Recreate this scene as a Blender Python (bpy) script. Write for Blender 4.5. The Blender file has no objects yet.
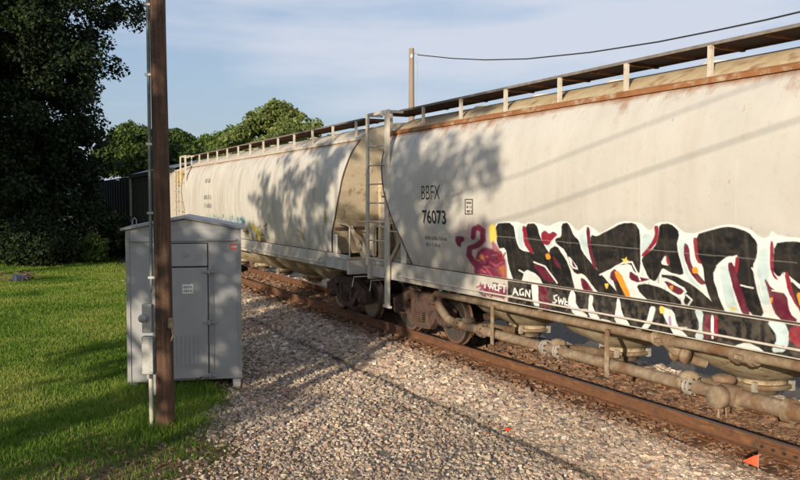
import bpy, bmesh, math, random
import numpy as np
from mathutils import Vector, Matrix
R = math.radians
random.seed(7)
rng = np.random.default_rng(7)
scn = bpy.context.scene
col = scn.collection

# ------------------------------------------------------------------ camera
# world: +Y runs along the track (away from the viewer), +X points from the viewer to the track,
# z = 0 is the top of the rail.
YAW, PITCH, FPX, CAMZ = R(27.25), R(2.86), 800.0, 2.70
cam_d = bpy.data.cameras.new('camera'); cam = bpy.data.objects.new('camera', cam_d); col.objects.link(cam)
cam.location = (0, 0, CAMZ); cam.rotation_euler = (R(90) - PITCH, 0, -YAW)
cam_d.sensor_width = 36.0; cam_d.lens = 36.0 * FPX / 800.0
cam_d.clip_start = 0.05; cam_d.clip_end = 6000
scn.camera = cam
CF = np.array([math.sin(YAW)*math.cos(PITCH), math.cos(YAW)*math.cos(PITCH), -math.sin(PITCH)])
CR = np.array([math.cos(YAW), -math.sin(YAW), 0.0]); CU = np.cross(CR, CF)
def project(P):
    """world points -> photo pixels (800x480)"""
    v = np.asarray(P, float) - np.array([0, 0, CAMZ])
    d = v @ CF
    return 400 + FPX*(v @ CR)/d, 240 - FPX*(v @ CU)/d
def ray(px, py):
    return CF + CR*((px-400)/FPX) + CU*((240-py)/FPX)
def on_z(px, py, z):
    r = ray(px, py); k = (z-CAMZ)/r[2]; return Vector((r[0]*k, r[1]*k, z))
def at_depth(px, py, depth):
    r = ray(px, py)*depth; return Vector((r[0], r[1], r[2]+CAMZ))

# ------------------------------------------------------------------ sky and sun
SUN_EL, SUN_AZ = R(13.0), R(51.0)      # light travels towards (sin AZ, cos AZ)
LDIR = Vector((math.sin(SUN_AZ)*math.cos(SUN_EL), math.cos(SUN_AZ)*math.cos(SUN_EL), -math.sin(SUN_EL)))
world = bpy.data.worlds.new('World'); scn.world = world; world.use_nodes = True
wn, wl = world.node_tree.nodes, world.node_tree.links
wn.clear()
wo = wn.new('ShaderNodeOutputWorld'); bg = wn.new('ShaderNodeBackground')
sky = wn.new('ShaderNodeTexSky'); sky.sky_type = 'NISHITA'; sky.sun_disc = False
sky.sun_elevation = SUN_EL
sky.sun_rotation = math.atan2(-LDIR.x, -LDIR.y)
sky.altitude = 50; sky.air_density = 1.0; sky.dust_density = 2.0; sky.ozone_density = 1.0
tc = wn.new('ShaderNodeTexCoord')
mp = wn.new('ShaderNodeMapping'); mp.inputs['Scale'].default_value = (1.3, 1.3, 7.0); mp.inputs['Rotation'].default_value = (0.10, 0.05, 0.4); mp.inputs['Location'].default_value = (0.35, 0.1, 0.2)
nz = wn.new('ShaderNodeTexNoise'); nz.inputs['Scale'].default_value = 2.1; nz.inputs['Detail'].default_value = 5; nz.inputs['Roughness'].default_value = 0.5
cr = wn.new('ShaderNodeValToRGB')
cr.color_ramp.elements[0].position = 0.40; cr.color_ramp.elements[0].color = (0.04, 0.04, 0.04, 1)
cr.color_ramp.elements[1].position = 0.62; cr.color_ramp.elements[1].color = (0.85, 0.85, 0.85, 1)
mx = wn.new('ShaderNodeMix'); mx.data_type = 'RGBA'
mx.inputs['B'].default_value = (5.3, 5.6, 6.4, 1)
wl.new(tc.outputs['Generated'], mp.inputs['Vector']); wl.new(mp.outputs['Vector'], nz.inputs['Vector'])
wl.new(nz.outputs['Fac'], cr.inputs['Fac']); wl.new(cr.outputs['Color'], mx.inputs['Factor'])
mb_ = wn.new('ShaderNodeMix'); mb_.data_type = 'RGBA'; mb_.inputs['Factor'].default_value = 0.50; mb_.inputs['B'].default_value = (3.1, 4.2, 6.3, 1)
wl.new(sky.outputs['Color'], mb_.inputs['A']); wl.new(mb_.outputs['Result'], mx.inputs['A']); wl.new(mx.outputs['Result'], bg.inputs['Color'])
bg.inputs['Strength'].default_value = 0.10
wl.new(bg.outputs['Background'], wo.inputs['Surface'])
sl = bpy.data.lights.new('sun', 'SUN'); sun = bpy.data.objects.new('sun', sl); col.objects.link(sun)
sl.energy = 4.7; sl.angle = R(0.53); sl.color = (1.0, 0.85, 0.645)
sun.location = (-30, -25, 30)
sun.rotation_euler = LDIR.to_track_quat('-Z', 'Y').to_euler()
scn.view_settings.view_transform = 'Standard'; scn.view_settings.look = 'None'
scn.view_settings.exposure = 0.36; scn.view_settings.gamma = 1.0
scn.view_settings.use_curve_mapping = False

# ------------------------------------------------------------------ materials
MATS = {}
def nmat(name):
    m = bpy.data.materials.new(name); m.use_nodes = True
    n, l = m.node_tree.nodes, m.node_tree.links
    b = n['Principled BSDF']; MATS[name] = m
    return m, n, l, b
def noise(n, l, scale, detail=4, rough=0.55, stretch=None, coord='Object', vec=None):
    t = n.new('ShaderNodeTexNoise'); t.inputs['Scale'].default_value = scale
    t.inputs['Detail'].default_value = detail; t.inputs['Roughness'].default_value = rough
    c = n.new('ShaderNodeTexCoord'); src = c.outputs[coord]
    if stretch:
        mpn = n.new('ShaderNodeMapping'); mpn.inputs['Scale'].default_value = stretch
        l.new(src, mpn.inputs['Vector']); src = mpn.outputs['Vector']
    l.new(src, t.inputs['Vector'])
    return t.outputs['Fac']
def ramp(n, l, fac, stops):
    r = n.new('ShaderNodeValToRGB'); e = r.color_ramp.elements
    while len(e) < len(stops): e.new(0.5)
    for k, (p, c) in enumerate(stops):
        e[k].position = p; e[k].color = (*c, 1) if len(c) == 3 else c
    l.new(fac, r.inputs['Fac']); return r.outputs['Color']
def g(v): return (v, v, v)
def mixc(n, l, fac, a, b):
    x = n.new('ShaderNodeMix'); x.data_type = 'RGBA'
    if isinstance(fac, float): x.inputs['Factor'].default_value = fac
    else: l.new(fac, x.inputs['Factor'])
    for s, v in (('A', a), ('B', b)):
        if isinstance(v, tuple): x.inputs[s].default_value = (*v[:3], 1)
        else: l.new(v, x.inputs[s])
    return x.outputs['Result']
def mathn(n, l, op, a, b=None):
    x = n.new('ShaderNodeMath'); x.operation = op
    for i, v in enumerate((a, b)):
        if v is None: continue
        if isinstance(v, (int, float)): x.inputs[i].default_value = v
        else: l.new(v, x.inputs[i])
    return x.outputs[0]
def bump(n, l, b, fac, strength=0.3, dist=0.02):
    p = n.new('ShaderNodeBump'); p.inputs['Strength'].default_value = strength; p.inputs['Distance'].default_value = dist
    l.new(fac, p.inputs['Height']); l.new(p.outputs['Normal'], b.inputs['Normal'])
def simple(name, c1, c2, scale=6, rough=0.7, metal=0.0, stretch=None, bs=0.25, bd=0.01, c3=None, spots=None):
    m, n, l, b = nmat(name)
    f = noise(n, l, scale, 6, 0.6, stretch)
    st = [(0.32, c1), (0.68, c2)] if c3 is None else [(0.28, c1), (0.5, c2), (0.72, c3)]
    c = ramp(n, l, f, st)
    if spots:
        sc2, colr, lo, hi = spots
        s = ramp(n, l, noise(n, l, sc2, 5, 0.65), [(lo, g(0)), (hi, g(1))])
        c = mixc(n, l, s, c, colr)
    l.new(c, b.inputs['Base Color']); b.inputs['Roughness'].default_value = rough; b.inputs['Metallic'].default_value = metal
    if bs: bump(n, l, b, noise(n, l, scale*4, 4, 0.6), bs, bd)
    return m
def car_paint(name, base, grime, rust_line, streak=0.5, rust=0.0):
    """weathered freight car paint: grime streaks, rust bleeding from the roof seam (z about 4.05)"""
    m, n, l, b = nmat(name)
    big = noise(n, l, 0.9, 4, 0.6)
    c = mixc(n, l, ramp(n, l, big, [(0.3, g(0)), (0.75, g(0.55))]), base, tuple(0.80*x for x in base))
    st = ramp(n, l, noise(n, l, 3.5, 6, 0.65, (1.0, 1.0, 0.10)), [(0.48, g(0)), (0.80, g(streak))])
    c = mixc(n, l, st, c, grime)
    fine = ramp(n, l, noise(n, l, 14, 5, 0.7), [(0.56, g(0)), (0.74, g(0.35))])
    c = mixc(n, l, fine, c, grime)
    co = n.new('ShaderNodeTexCoord'); sx = n.new('ShaderNodeSeparateXYZ'); l.new(co.outputs['Object'], sx.inputs[0])
    def zband(lo, hi):
        r_ = n.new('ShaderNodeMapRange'); r_.inputs['From Min'].default_value = lo; r_.inputs['From Max'].default_value = hi
        l.new(sx.outputs['Z'], r_.inputs['Value']); return r_.outputs['Result']
    if rust > 0:
        up = zband(3.45, 4.05)
        nn = noise(n, l, 2.6, 6, 0.65, (1.0, 1.0, 0.35))
        rr = ramp(n, l, mathn(n, l, 'ADD', mathn(n, l, 'MULTIPLY', up, 0.34), mathn(n, l, 'MULTIPLY', nn, 0.75)), [(0.62, g(0)), (0.78, g(rust))])
        c = mixc(n, l, rr, c, rust_line)
        near = zband(3.86, 4.02)
        nr = ramp(n, l, mathn(n, l, 'ADD', mathn(n, l, 'MULTIPLY', near, 0.45), mathn(n, l, 'MULTIPLY', noise(n, l, 1.3, 6, 0.7), 0.7)), [(0.55, g(0)), (0.85, g(0.9))])
        c = mixc(n, l, nr, c, rust_line)
        runs = ramp(n, l, mathn(n, l, 'ADD', mathn(n, l, 'MULTIPLY', zband(2.9, 4.05), 0.22), mathn(n, l, 'MULTIPLY', noise(n, l, 7.0, 4, 0.6, (1.0, 1.0, 0.05)), 0.75)), [(0.64, g(0)), (0.76, g(0.22))])
        c = mixc(n, l, runs, c, tuple(1.5*x for x in rust_line))
        sp = ramp(n, l, noise(n, l, 5.0, 6, 0.6, (1, 1, 0.6)), [(0.67, g(0)), (0.74, g(0.85))])
        c = mixc(n, l, sp, c, rust_line)
    low = zband(1.75, 1.30)
    lf = mathn(n, l, 'MULTIPLY', low, ramp(n, l, noise(n, l, 4, 5, 0.6), [(0.4, g(0)), (0.75, g(0.75))]))
    c = mixc(n, l, lf, c, grime)
    l.new(c, b.inputs['Base Color']); b.inputs['Roughness'].default_value = 0.62
    b.inputs['Specular IOR Level'].default_value = 0.35
    bump(n, l, b, noise(n, l, 1.1, 3, 0.5), 0.5, 0.06)
    return m
car_paint('hopper_paint', (0.52, 0.505, 0.47), (0.34, 0.28, 0.20), (0.25, 0.10, 0.035), 0.28, 0.95)
car_paint('hopper_paint_far', (0.545, 0.53, 0.495), (0.28, 0.23, 0.17), (0.28, 0.13, 0.05), 0.75, 0.35)
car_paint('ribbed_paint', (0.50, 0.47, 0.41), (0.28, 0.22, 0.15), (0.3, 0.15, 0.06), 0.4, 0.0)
simple('roof_paint', (0.50, 0.42, 0.27), (0.40, 0.30, 0.17), 5, 0.75, spots=(3.0, (0.22, 0.09, 0.035), 0.55, 0.72))
simple('rust_steel', (0.20, 0.075, 0.026), (0.11, 0.045, 0.02), 8, 0.9, c3=(0.30, 0.13, 0.045))
simple('rust_chord', (0.30, 0.13, 0.05), (0.22, 0.085, 0.03), 7, 0.85, spots=(4, (0.45, 0.38, 0.28), 0.52, 0.70))
simple('white_trim', (0.58, 0.55, 0.50), (0.45, 0.40, 0.32), 9, 0.6, spots=(6, (0.24, 0.12, 0.05), 0.62, 0.76))
simple('rust_dark', (0.10, 0.065, 0.04), (0.06, 0.04, 0.03), 10, 0.8)
simple('tan_end', (0.56, 0.48, 0.36), (0.46, 0.38, 0.26), 5, 0.7, spots=(6, (0.20, 0.12, 0.06), 0.56, 0.74))
simple('edge_grey', (0.22, 0.20, 0.18), (0.13, 0.11, 0.10), 8, 0.7)
simple('grating', (0.10, 0.055, 0.04), (0.06, 0.045, 0.045), 10, 0.8)
simple('tan_pipe', (0.31, 0.245, 0.165), (0.19, 0.14, 0.095), 4, 0.8, c3=(0.40, 0.33, 0.23), bs=0.3, spots=(3.2, (0.15, 0.08, 0.04), 0.48, 0.66))
simple('tan_hopper', (0.48, 0.41, 0.29), (0.34, 0.27, 0.17), 4, 0.8, spots=(7, (0.16, 0.105, 0.065), 0.50, 0.70), bs=0.5)
simple('flange_grey', (0.38, 0.37, 0.34), (0.26, 0.23, 0.19), 12, 0.55)
simple('truck_iron', (0.115, 0.06, 0.042), (0.06, 0.04, 0.034), 7, 0.9, c3=(0.17, 0.085, 0.05))
simple('wheel_iron', (0.10, 0.055, 0.04), (0.17, 0.085, 0.055), 6, 0.8)
simple('wheel_tread', (0.45, 0.42, 0.40), (0.30, 0.27, 0.25), 20, 0.35, 0.9, bs=0)
simple('black_iron', (0.02, 0.019, 0.018), (0.04, 0.034, 0.03), 9, 0.8)
simple('rail_rust', (0.20, 0.084, 0.036), (0.12, 0.054, 0.027), 9, 0.9, stretch=(1, 0.25, 1), c3=(0.23, 0.105, 0.045), spots=(7, (0.07, 0.042, 0.028), 0.52, 0.7))
simple('rail_head', (0.30, 0.25, 0.22), (0.20, 0.14, 0.11), 14, 0.4, 0.7, stretch=(1, 0.1, 1), bs=0)
simple('tie_wood', (0.15, 0.068, 0.034), (0.065, 0.036, 0.024), 9, 0.95, stretch=(0.3, 3, 3), bs=0.6)
simple('shelter_paint', (0.31, 0.32, 0.335), (0.265, 0.275, 0.29), 3, 0.5, spots=(5, (0.30, 0.29, 0.28), 0.62, 0.8), bs=0.08)
simple('seam_dark', (0.05, 0.05, 0.05), (0.03, 0.03, 0.03), 10, 0.9, bs=0)
simple('shelter_trim', (0.28, 0.285, 0.29), (0.23, 0.235, 0.24), 6, 0.5, bs=0.08)
simple('sign_white', (0.72, 0.72, 0.70), (0.62, 0.62, 0.60), 20, 0.5, bs=0)
simple('ink_black', (0.018, 0.018, 0.02), (0.03, 0.03, 0.03), 20, 0.7, bs=0)
simple('ink_faded', (0.15, 0.15, 0.15), (0.25, 0.25, 0.24), 20, 0.7, bs=0)
simple('sticker_red', (0.55, 0.10, 0.06), (0.45, 0.09, 0.06), 20, 0.5, bs=0)
simple('pole_wood', (0.050, 0.028, 0.020), (0.105, 0.056, 0.034), 22, 0.9, stretch=(1, 1, 0.05), c3=(0.20, 0.11, 0.06), bs=0.9, bd=0.03, spots=(2.2, (0.045, 0.03, 0.024), 0.52, 0.72))
simple('pole_wood_far', (0.30, 0.23, 0.18), (0.22, 0.17, 0.13), 8, 0.9, stretch=(1, 1, 0.06))
simple('galvanised', (0.36, 0.37, 0.36), (0.26, 0.27, 0.27), 10, 0.5, 0.3)
simple('conduit_white', (0.62, 0.60, 0.55), (0.42, 0.39, 0.33), 12, 0.6)
simple('conduit_green', (0.20, 0.23, 0.21), (0.13, 0.15, 0.14), 10, 0.6)
simple('cable_black', (0.02, 0.02, 0.022), (0.03, 0.03, 0.03), 10, 0.7, bs=0)
simple('shade_green', (0.020, 0.030, 0.022), (0.012, 0.018, 0.014), 3, 0.7)  # tree shade on the ribbed hopper, put into its colour
simple('yellow_paint', (0.50, 0.34, 0.08), (0.40, 0.27, 0.07), 6, 0.7)
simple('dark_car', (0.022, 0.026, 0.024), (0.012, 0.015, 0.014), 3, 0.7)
simple('blue_roof', (0.20, 0.22, 0.25), (0.14, 0.15, 0.17), 4, 0.45, 0.3)
simple('bark', (0.075, 0.055, 0.042), (0.045, 0.034, 0.028), 12, 0.95, stretch=(1, 1, 0.25), bs=0.7, bd=0.03)
simple('flag_orange', (0.75, 0.085, 0.02), (0.68, 0.07, 0.02), 20, 0.6, bs=0)
simple('brush_brown', (0.16, 0.10, 0.065), (0.09, 0.06, 0.045), 14, 0.9)
simple('tarp_blue', (0.035, 0.05, 0.09), (0.025, 0.035, 0.06), 8, 0.6)

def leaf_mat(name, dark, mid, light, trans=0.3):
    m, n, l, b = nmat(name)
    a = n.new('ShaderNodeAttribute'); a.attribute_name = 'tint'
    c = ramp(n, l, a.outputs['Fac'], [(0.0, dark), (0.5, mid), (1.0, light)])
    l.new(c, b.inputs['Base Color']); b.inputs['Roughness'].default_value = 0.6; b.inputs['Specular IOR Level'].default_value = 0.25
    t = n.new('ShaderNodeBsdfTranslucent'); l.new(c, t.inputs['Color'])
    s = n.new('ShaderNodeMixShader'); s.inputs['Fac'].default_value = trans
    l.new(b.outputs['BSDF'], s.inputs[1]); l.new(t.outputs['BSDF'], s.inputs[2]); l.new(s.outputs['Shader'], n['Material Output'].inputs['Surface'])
    return m
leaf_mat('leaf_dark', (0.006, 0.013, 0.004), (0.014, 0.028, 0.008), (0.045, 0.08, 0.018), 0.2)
leaf_mat('leaf_mid', (0.050, 0.09, 0.020), (0.105, 0.17, 0.034), (0.19, 0.25, 0.06), 0.35)
leaf_mat('leaf_deep', (0.028, 0.052, 0.012), (0.062, 0.105, 0.022), (0.13, 0.18, 0.045), 0.3)
leaf_mat('leaf_olive', (0.10, 0.14, 0.040), (0.20, 0.25, 0.07), (0.33, 0.36, 0.14), 0.4)
leaf_mat('grass_blade', (0.055, 0.12, 0.014), (0.145, 0.255, 0.030), (0.33, 0.36, 0.085), 0.5)
leaf_mat('weed_leaf', (0.035, 0.075, 0.015), (0.06, 0.12, 0.025), (0.10, 0.17, 0.04), 0.3)

def attr_mat(name, attr, rough=0.8, alpha=None, noise_amt=0.0, bs=0.0):
    m, n, l, b = nmat(name)
    a = n.new('ShaderNodeAttribute'); a.attribute_name = attr
    c = a.outputs['Color']
    if noise_amt:
        f = ramp(n, l, noise(n, l, 60, 4, 0.6, coord='Object'), [(0.3, g(1-noise_amt)), (0.7, g(1+noise_amt*0.3))])
        x = n.new('ShaderNodeMix'); x.data_type = 'RGBA'; x.blend_type = 'MULTIPLY'; x.inputs['Factor'].default_value = 1
        l.new(c, x.inputs['A']); l.new(f, x.inputs['B']); c = x.outputs['Result']
    l.new(c, b.inputs['Base Color']); b.inputs['Roughness'].default_value = rough
    b.inputs['Specular IOR Level'].default_value = 0.3
    if alpha:
        l.new(a.outputs['Alpha'], b.inputs['Alpha'])
    if bs: bump(n, l, b, noise(n, l, 90, 3, 0.6), bs, 0.005)
    return m
attr_mat('spray_paint', 'paint', 0.5, alpha=True)
attr_mat('stone', 'tone', 0.9, noise_amt=0.35, bs=0.3)

# ------------------------------------------------------------------ mesh helpers
class MB:
    def __init__(s): s.v = []; s.f = []; s.sm = []
    def add(s, verts, faces, smooth=False):
        o = len(s.v); s.v += [tuple(p) for p in verts]
        s.f += [tuple(i+o for i in f) for f in faces]; s.sm += [smooth]*len(faces); return s
    def box(s, c, d, rz=0.0, rx=0.0, ry=0.0, bev=0.0):
        x, y, z = d[0]/2, d[1]/2, d[2]/2
        M = Matrix.Translation(c) @ Matrix.Rotation(rz, 4, 'Z') @ Matrix.Rotation(ry, 4, 'Y') @ Matrix.Rotation(rx, 4, 'X')
        if bev <= 0:
            vs = [(a*x, b*y, e*z) for a in (-1, 1) for b in (-1, 1) for e in (-1, 1)]
            fs = [(0, 1, 3, 2), (4, 6, 7, 5), (0, 4, 5, 1), (2, 3, 7, 6), (0, 2, 6, 4), (1, 5, 7, 3)]
            return s.add([M @ Vector(p) for p in vs], fs)
        bm = bmesh.new(); bmesh.ops.create_cube(bm, size=1.0)
        for v in bm.verts: v.co = Vector((v.co.x*d[0], v.co.y*d[1], v.co.z*d[2]))
        bmesh.ops.bevel(bm, geom=list(bm.edges), offset=min(bev, min(d)*0.45), segments=2, affect='EDGES', profile=0.5)
        bm.verts.index_update()
        s.add([M @ v.co for v in bm.verts], [[v.index for v in f.verts] for f in bm.faces]); bm.free(); return s
    def tube(s, pts, r, n=10, cap=True, smooth=True):
        pts = [Vector(p) for p in pts]; rs = r if isinstance(r, (list, tuple)) else [r]*len(pts)
        rings = []; up = None
        for i, p in enumerate(pts):
            a = pts[max(i-1, 0)]; b = pts[min(i+1, len(pts)-1)]
            t = (b-a).normalized()
            if up is None:
                up = Vector((0, 0, 1)) if abs(t.z) < 0.9 else Vector((1, 0, 0))
            u = t.cross(up).normalized(); w = u.cross(t).normalized(); up = w
            rings.append([p + (u*math.cos(2*math.pi*k/n) + w*math.sin(2*math.pi*k/n))*rs[i] for k in range(n)])
        vs = [q for rg in rings for q in rg]; fs = []
        for i in range(len(pts)-1):
            for k in range(n):
                k2 = (k+1) % n; fs.append((i*n+k, i*n+k2, (i+1)*n+k2, (i+1)*n+k))
        s.add(vs, fs, smooth)
        if cap:
            s.add(rings[0], [tuple(range(n))[::-1]]); s.add(rings[-1], [tuple(range(n))])
        return s
    def lathe(s, prof, c=(0, 0, 0), axis='Z', n=24, smooth=True):
        """prof: (radius, height) list"""
        c = Vector(c); vs = []; fs = []
        for (r_, h) in prof:
            for k in range(n):
                a = 2*math.pi*k/n; p = (r_*math.cos(a), r_*math.sin(a), h)
                if axis == 'X': p = (p[2], p[0], p[1])
                elif axis == 'Y': p = (p[1], p[2], p[0])
                vs.append(c + Vector(p))
        m = len(prof)
        for i in range(m-1):
            for k in range(n):
                k2 = (k+1) % n; fs.append((i*n+k, i*n+k2, (i+1)*n+k2, (i+1)*n+k))
        s.add(vs, fs, smooth)
        for i, rev in ((0, True), (m-1, False)):
            if prof[i][0] > 1e-4:
                ring = vs[i*n:(i+1)*n]; idx = tuple(range(n)); s.add(ring, [idx[::-1] if rev else idx])
        return s
    def prism(s, poly, lo, hi, axis='X'):
        """poly in the plane across axis, extruded lo..hi"""
        def P(a, b, h): return {'X': (h, a, b), 'Y': (a, h, b), 'Z': (a, b, h)}[axis]
        n = len(poly); vs = [P(a, b, lo) for a, b in poly] + [P(a, b, hi) for a, b in poly]
        fs = [tuple(range(n))[::-1], tuple(range(n, 2*n))] + [(k, (k+1) % n, n+(k+1) % n, n+k) for k in range(n)]
        return s.add(vs, fs)
    def build(s, name, mat, parent=None, loc=(0, 0, 0), rz=0.0, fixn=True):
        me = bpy.data.meshes.new(name); me.from_pydata(s.v, [], s.f)
        me.polygons.foreach_set('use_smooth', s.sm)
        if fixn:
            bm = bmesh.new(); bm.from_mesh(me); bmesh.ops.recalc_face_normals(bm, faces=bm.faces); bm.to_mesh(me); bm.free()
        me.materials.append(MATS[mat]); me.update()
        return put(name, me, parent, loc, rz)
def put(name, me, parent=None, loc=(0, 0, 0), rz=0.0):
    o = bpy.data.objects.new(name, me); col.objects.link(o)
    o.location = loc; o.rotation_euler = (0, 0, rz)
    if parent is not None: o.parent = parent
    return o
def np_mesh(name, verts, quads, mat, attrs=(), smooth=False):
    """fast mesh from arrays; quads (n,3) or (n,4)"""
    verts = np.asarray(verts, np.float32); quads = np.asarray(quads, np.int32)
    k = quads.shape[1]; me = bpy.data.meshes.new(name)
    me.vertices.add(len(verts)); me.vertices.foreach_set('co', verts.ravel())
    me.loops.add(quads.size); me.loops.foreach_set('vertex_index', quads.ravel())
    me.polygons.add(len(quads)); me.polygons.foreach_set('loop_start', np.arange(0, quads.size, k, dtype=np.int32))
    me.polygons.foreach_set('use_smooth', np.full(len(quads), smooth))
    for (an, kind, dom, data) in attrs:
        at = me.attributes.new(an, kind, dom)
        at.data.foreach_set('color' if kind == 'FLOAT_COLOR' else 'value', np.asarray(data, np.float32).ravel())
    me.materials.append(MATS[mat]); me.update(calc_edges=True); me.validate()
    return me
def thing(name, label, cat, loc=(0, 0, 0), rz=0.0, group=None):
    o = bpy.data.objects.new(name, None); o.empty_display_size = 0.3; col.objects.link(o)
    o.location = loc; o.rotation_euler = (0, 0, rz); tag(o, label, cat, group); return o
def tag(o, label=None, cat=None, group=None, kind=None):
    if label: o['label'] = label
    if cat: o['category'] = cat
    if group: o['group'] = group
    if kind: o['kind'] = kind
    return o
def vnoise(x, y, s=1.0, seed=0):
    """cheap smooth value noise, 0..1"""
    x = np.asarray(x, float)/s; y = np.asarray(y, float)/s
    xi = np.floor(x).astype(np.int64); yi = np.floor(y).astype(np.int64); fx = x-xi; fy = y-yi
    fx = fx*fx*(3-2*fx); fy = fy*fy*(3-2*fy)
    def h(a, b):
        n = (a*374761393 + b*668265263 + seed*974634533) & 0x7fffffff
        n = ((n ^ (n >> 13))*1274126177) & 0x7fffffff
        return ((n ^ (n >> 16)) & 0xffff)/65535.0
    return (h(xi, yi)*(1-fx)+h(xi+1, yi)*fx)*(1-fy) + (h(xi, yi+1)*(1-fx)+h(xi+1, yi+1)*fx)*fy
def fbm(x, y, s, seed=0, oct=4):
    v = 0; a = 0.5; t = 0
    for k in range(oct): v = v + a*vnoise(x, y, s, seed+k); t += a; a *= 0.5; s *= 0.5
    return v/t

# ------------------------------------------------------------------ ground
TX = 8.55                              # track centre line
LAWN = -0.35
def smooth(a, b, x):
    t = np.clip((np.asarray(x, float)-a)/(b-a), 0, 1); return t*t*(3-2*t)
def gravel_edge(y):
    return np.interp(y, [-30, 5, 8.8, 11.1, 12.7, 15, 20, 40, 80], [1.4, 1.6, 1.95, 2.7, 3.7, 4.3, 4.8, 6.0, 6.4])
def ground_z(x, y):
    x = np.asarray(x, float); y = np.asarray(y, float)
    d = np.abs(x-TX)
    z = LAWN + (-0.215-LAWN)*(1-smooth(1.45, 2.75, d))
    z = z + (fbm(x, y, 3.0, 3)-0.5)*0.10*smooth(2.2, 4.0, d) + (vnoise(x, y, 0.5, 9)-0.5)*0.02*smooth(1.6, 2.4, d)
    far = smooth(25, 70, np.hypot(x, y-10))
    return z + far*(fbm(x, y, 25, 5)-0.45)*0.6*smooth(4, 12, d)
def axis(lo, hi, a, b, fine, grow=1.22):
    c = list(np.arange(a, b, fine)); s = fine; p = b
    while p < hi: c.append(p); s *= grow; p += s
    c.append(hi); s = fine; p = a - fine
    while p > lo: c.insert(0, p); s *= grow; p -= s
    c.insert(0, lo); return np.array(c)
gx = axis(-2500, 2500, -6, 11.5, 0.14); gy = axis(-2500, 4000, 4, 34, 0.16)
GX, GY = np.meshgrid(gx, gy)
GZ = ground_z(GX, GY)
edge = gravel_edge(GY) + (fbm(GX, GY, 1.2, 11)-0.5)*1.9
gm = smooth(-0.35, 0.35, GX-edge)*(1-smooth(14.5, 16, GX))
# bare, littered soil near the pole and beside the gravel
soil = np.clip(1.2*np.exp(-((GX-1.5)**2/2.0 + (GY-9.0)**2/2.2)) + 0.75*np.exp(-((GX-edge)/0.45)**2), 0, 1)*smooth(0.35, 0.6, fbm(GX, GY, 0.8, 21)+0.12)
rust = np.exp(-((np.abs(GX-TX)-1.02)/0.42)**2)
verts = np.stack([GX, GY, GZ], -1).reshape(-1, 3)
ny, nx = GX.shape
ii = np.arange((ny-1)*(nx-1)); r_, c_ = ii//(nx-1), ii % (nx-1); base = r_*nx+c_
quads = np.stack([base, base+1, base+nx+1, base+nx], 1)
m, n, l, b = nmat('ground')
am = n.new('ShaderNodeAttribute'); am.attribute_name = 'mask'
sep = n.new('ShaderNodeSeparateColor'); l.new(am.outputs['Color'], sep.inputs[0])
grass = ramp(n, l, noise(n, l, 2.3, 8, 0.7), [(0.30, (0.050, 0.075, 0.014)), (0.52, (0.10, 0.14, 0.024)), (0.70, (0.17, 0.17, 0.05))])
soilc = ramp(n, l, noise(n, l, 14, 6, 0.7), [(0.3, (0.085, 0.055, 0.035)), (0.7, (0.19, 0.13, 0.085))])
grav = ramp(n, l, noise(n, l, 22, 6, 0.75), [(0.30, (0.075, 0.065, 0.055)), (0.5, (0.17, 0.15, 0.13)), (0.72, (0.30, 0.265, 0.23))])
rustc = ramp(n, l, noise(n, l, 16, 6, 0.7), [(0.3, (0.075, 0.036, 0.020)), (0.7, (0.19, 0.085, 0.038))])
c = mixc(n, l, sep.outputs[0], grass, grav); c = mixc(n, l, sep.outputs[1], c, soilc); c = mixc(n, l, sep.outputs[2], c, rustc)
l.new(c, b.inputs['Base Color']); b.inputs['Roughness'].default_value = 0.95; b.inputs['Specular IOR Level'].default_value = 0.1
bump(n, l, b, noise(n, l, 30, 5, 0.7), 0.6, 0.04)
mask = np.stack([gm, soil*(1-gm*0.5), rust*0.85, np.ones_like(gm)], -1).reshape(-1, 4)
me = np_mesh('ground', verts, quads, 'ground', [('mask', 'FLOAT_COLOR', 'POINT', mask)], smooth=True)
ground = tag(put('ground', me), 'lawn and gravel trackside ground', kind='structure')

# ------------------------------------------------------------------ track
track = thing('railway_track', 'rusty railway track under the train', None); track['kind'] = 'structure'
Y0, Y1 = -25.0, 130.0
for sx in (-1, 1):
    X = TX + sx*0.752
    mb = MB()
    prof = [(-0.070, -0.178), (0.070, -0.178), (0.070, -0.166), (0.014, -0.145), (0.010, -0.045), (0.036, -0.034), (0.036, -0.006), (0.028, 0.0),
            (-0.028, 0.0), (-0.036, -0.006), (-0.036, -0.034), (-0.010, -0.045), (-0.014, -0.145), (-0.070, -0.166)]
    mb.prism([(X+a, z) for a, z in prof], Y0, Y1, 'Y')
    rl = mb.build('rail', 'rail_rust', track)
    mb = MB(); mb.box((X, (Y0+Y1)/2, 0.0015), (0.05, Y1-Y0, 0.003)); mb.build('rail_head', 'rail_head', rl)
tie_me = MB().box((0, 0, 0), (2.62, 0.23, 0.17), bev=0.012).build('tie', 'tie_wood', track)
tie_data = tie_me.data; first = True
plate_me = None; spike_me = None
yy = 3.0; k = 0
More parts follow.
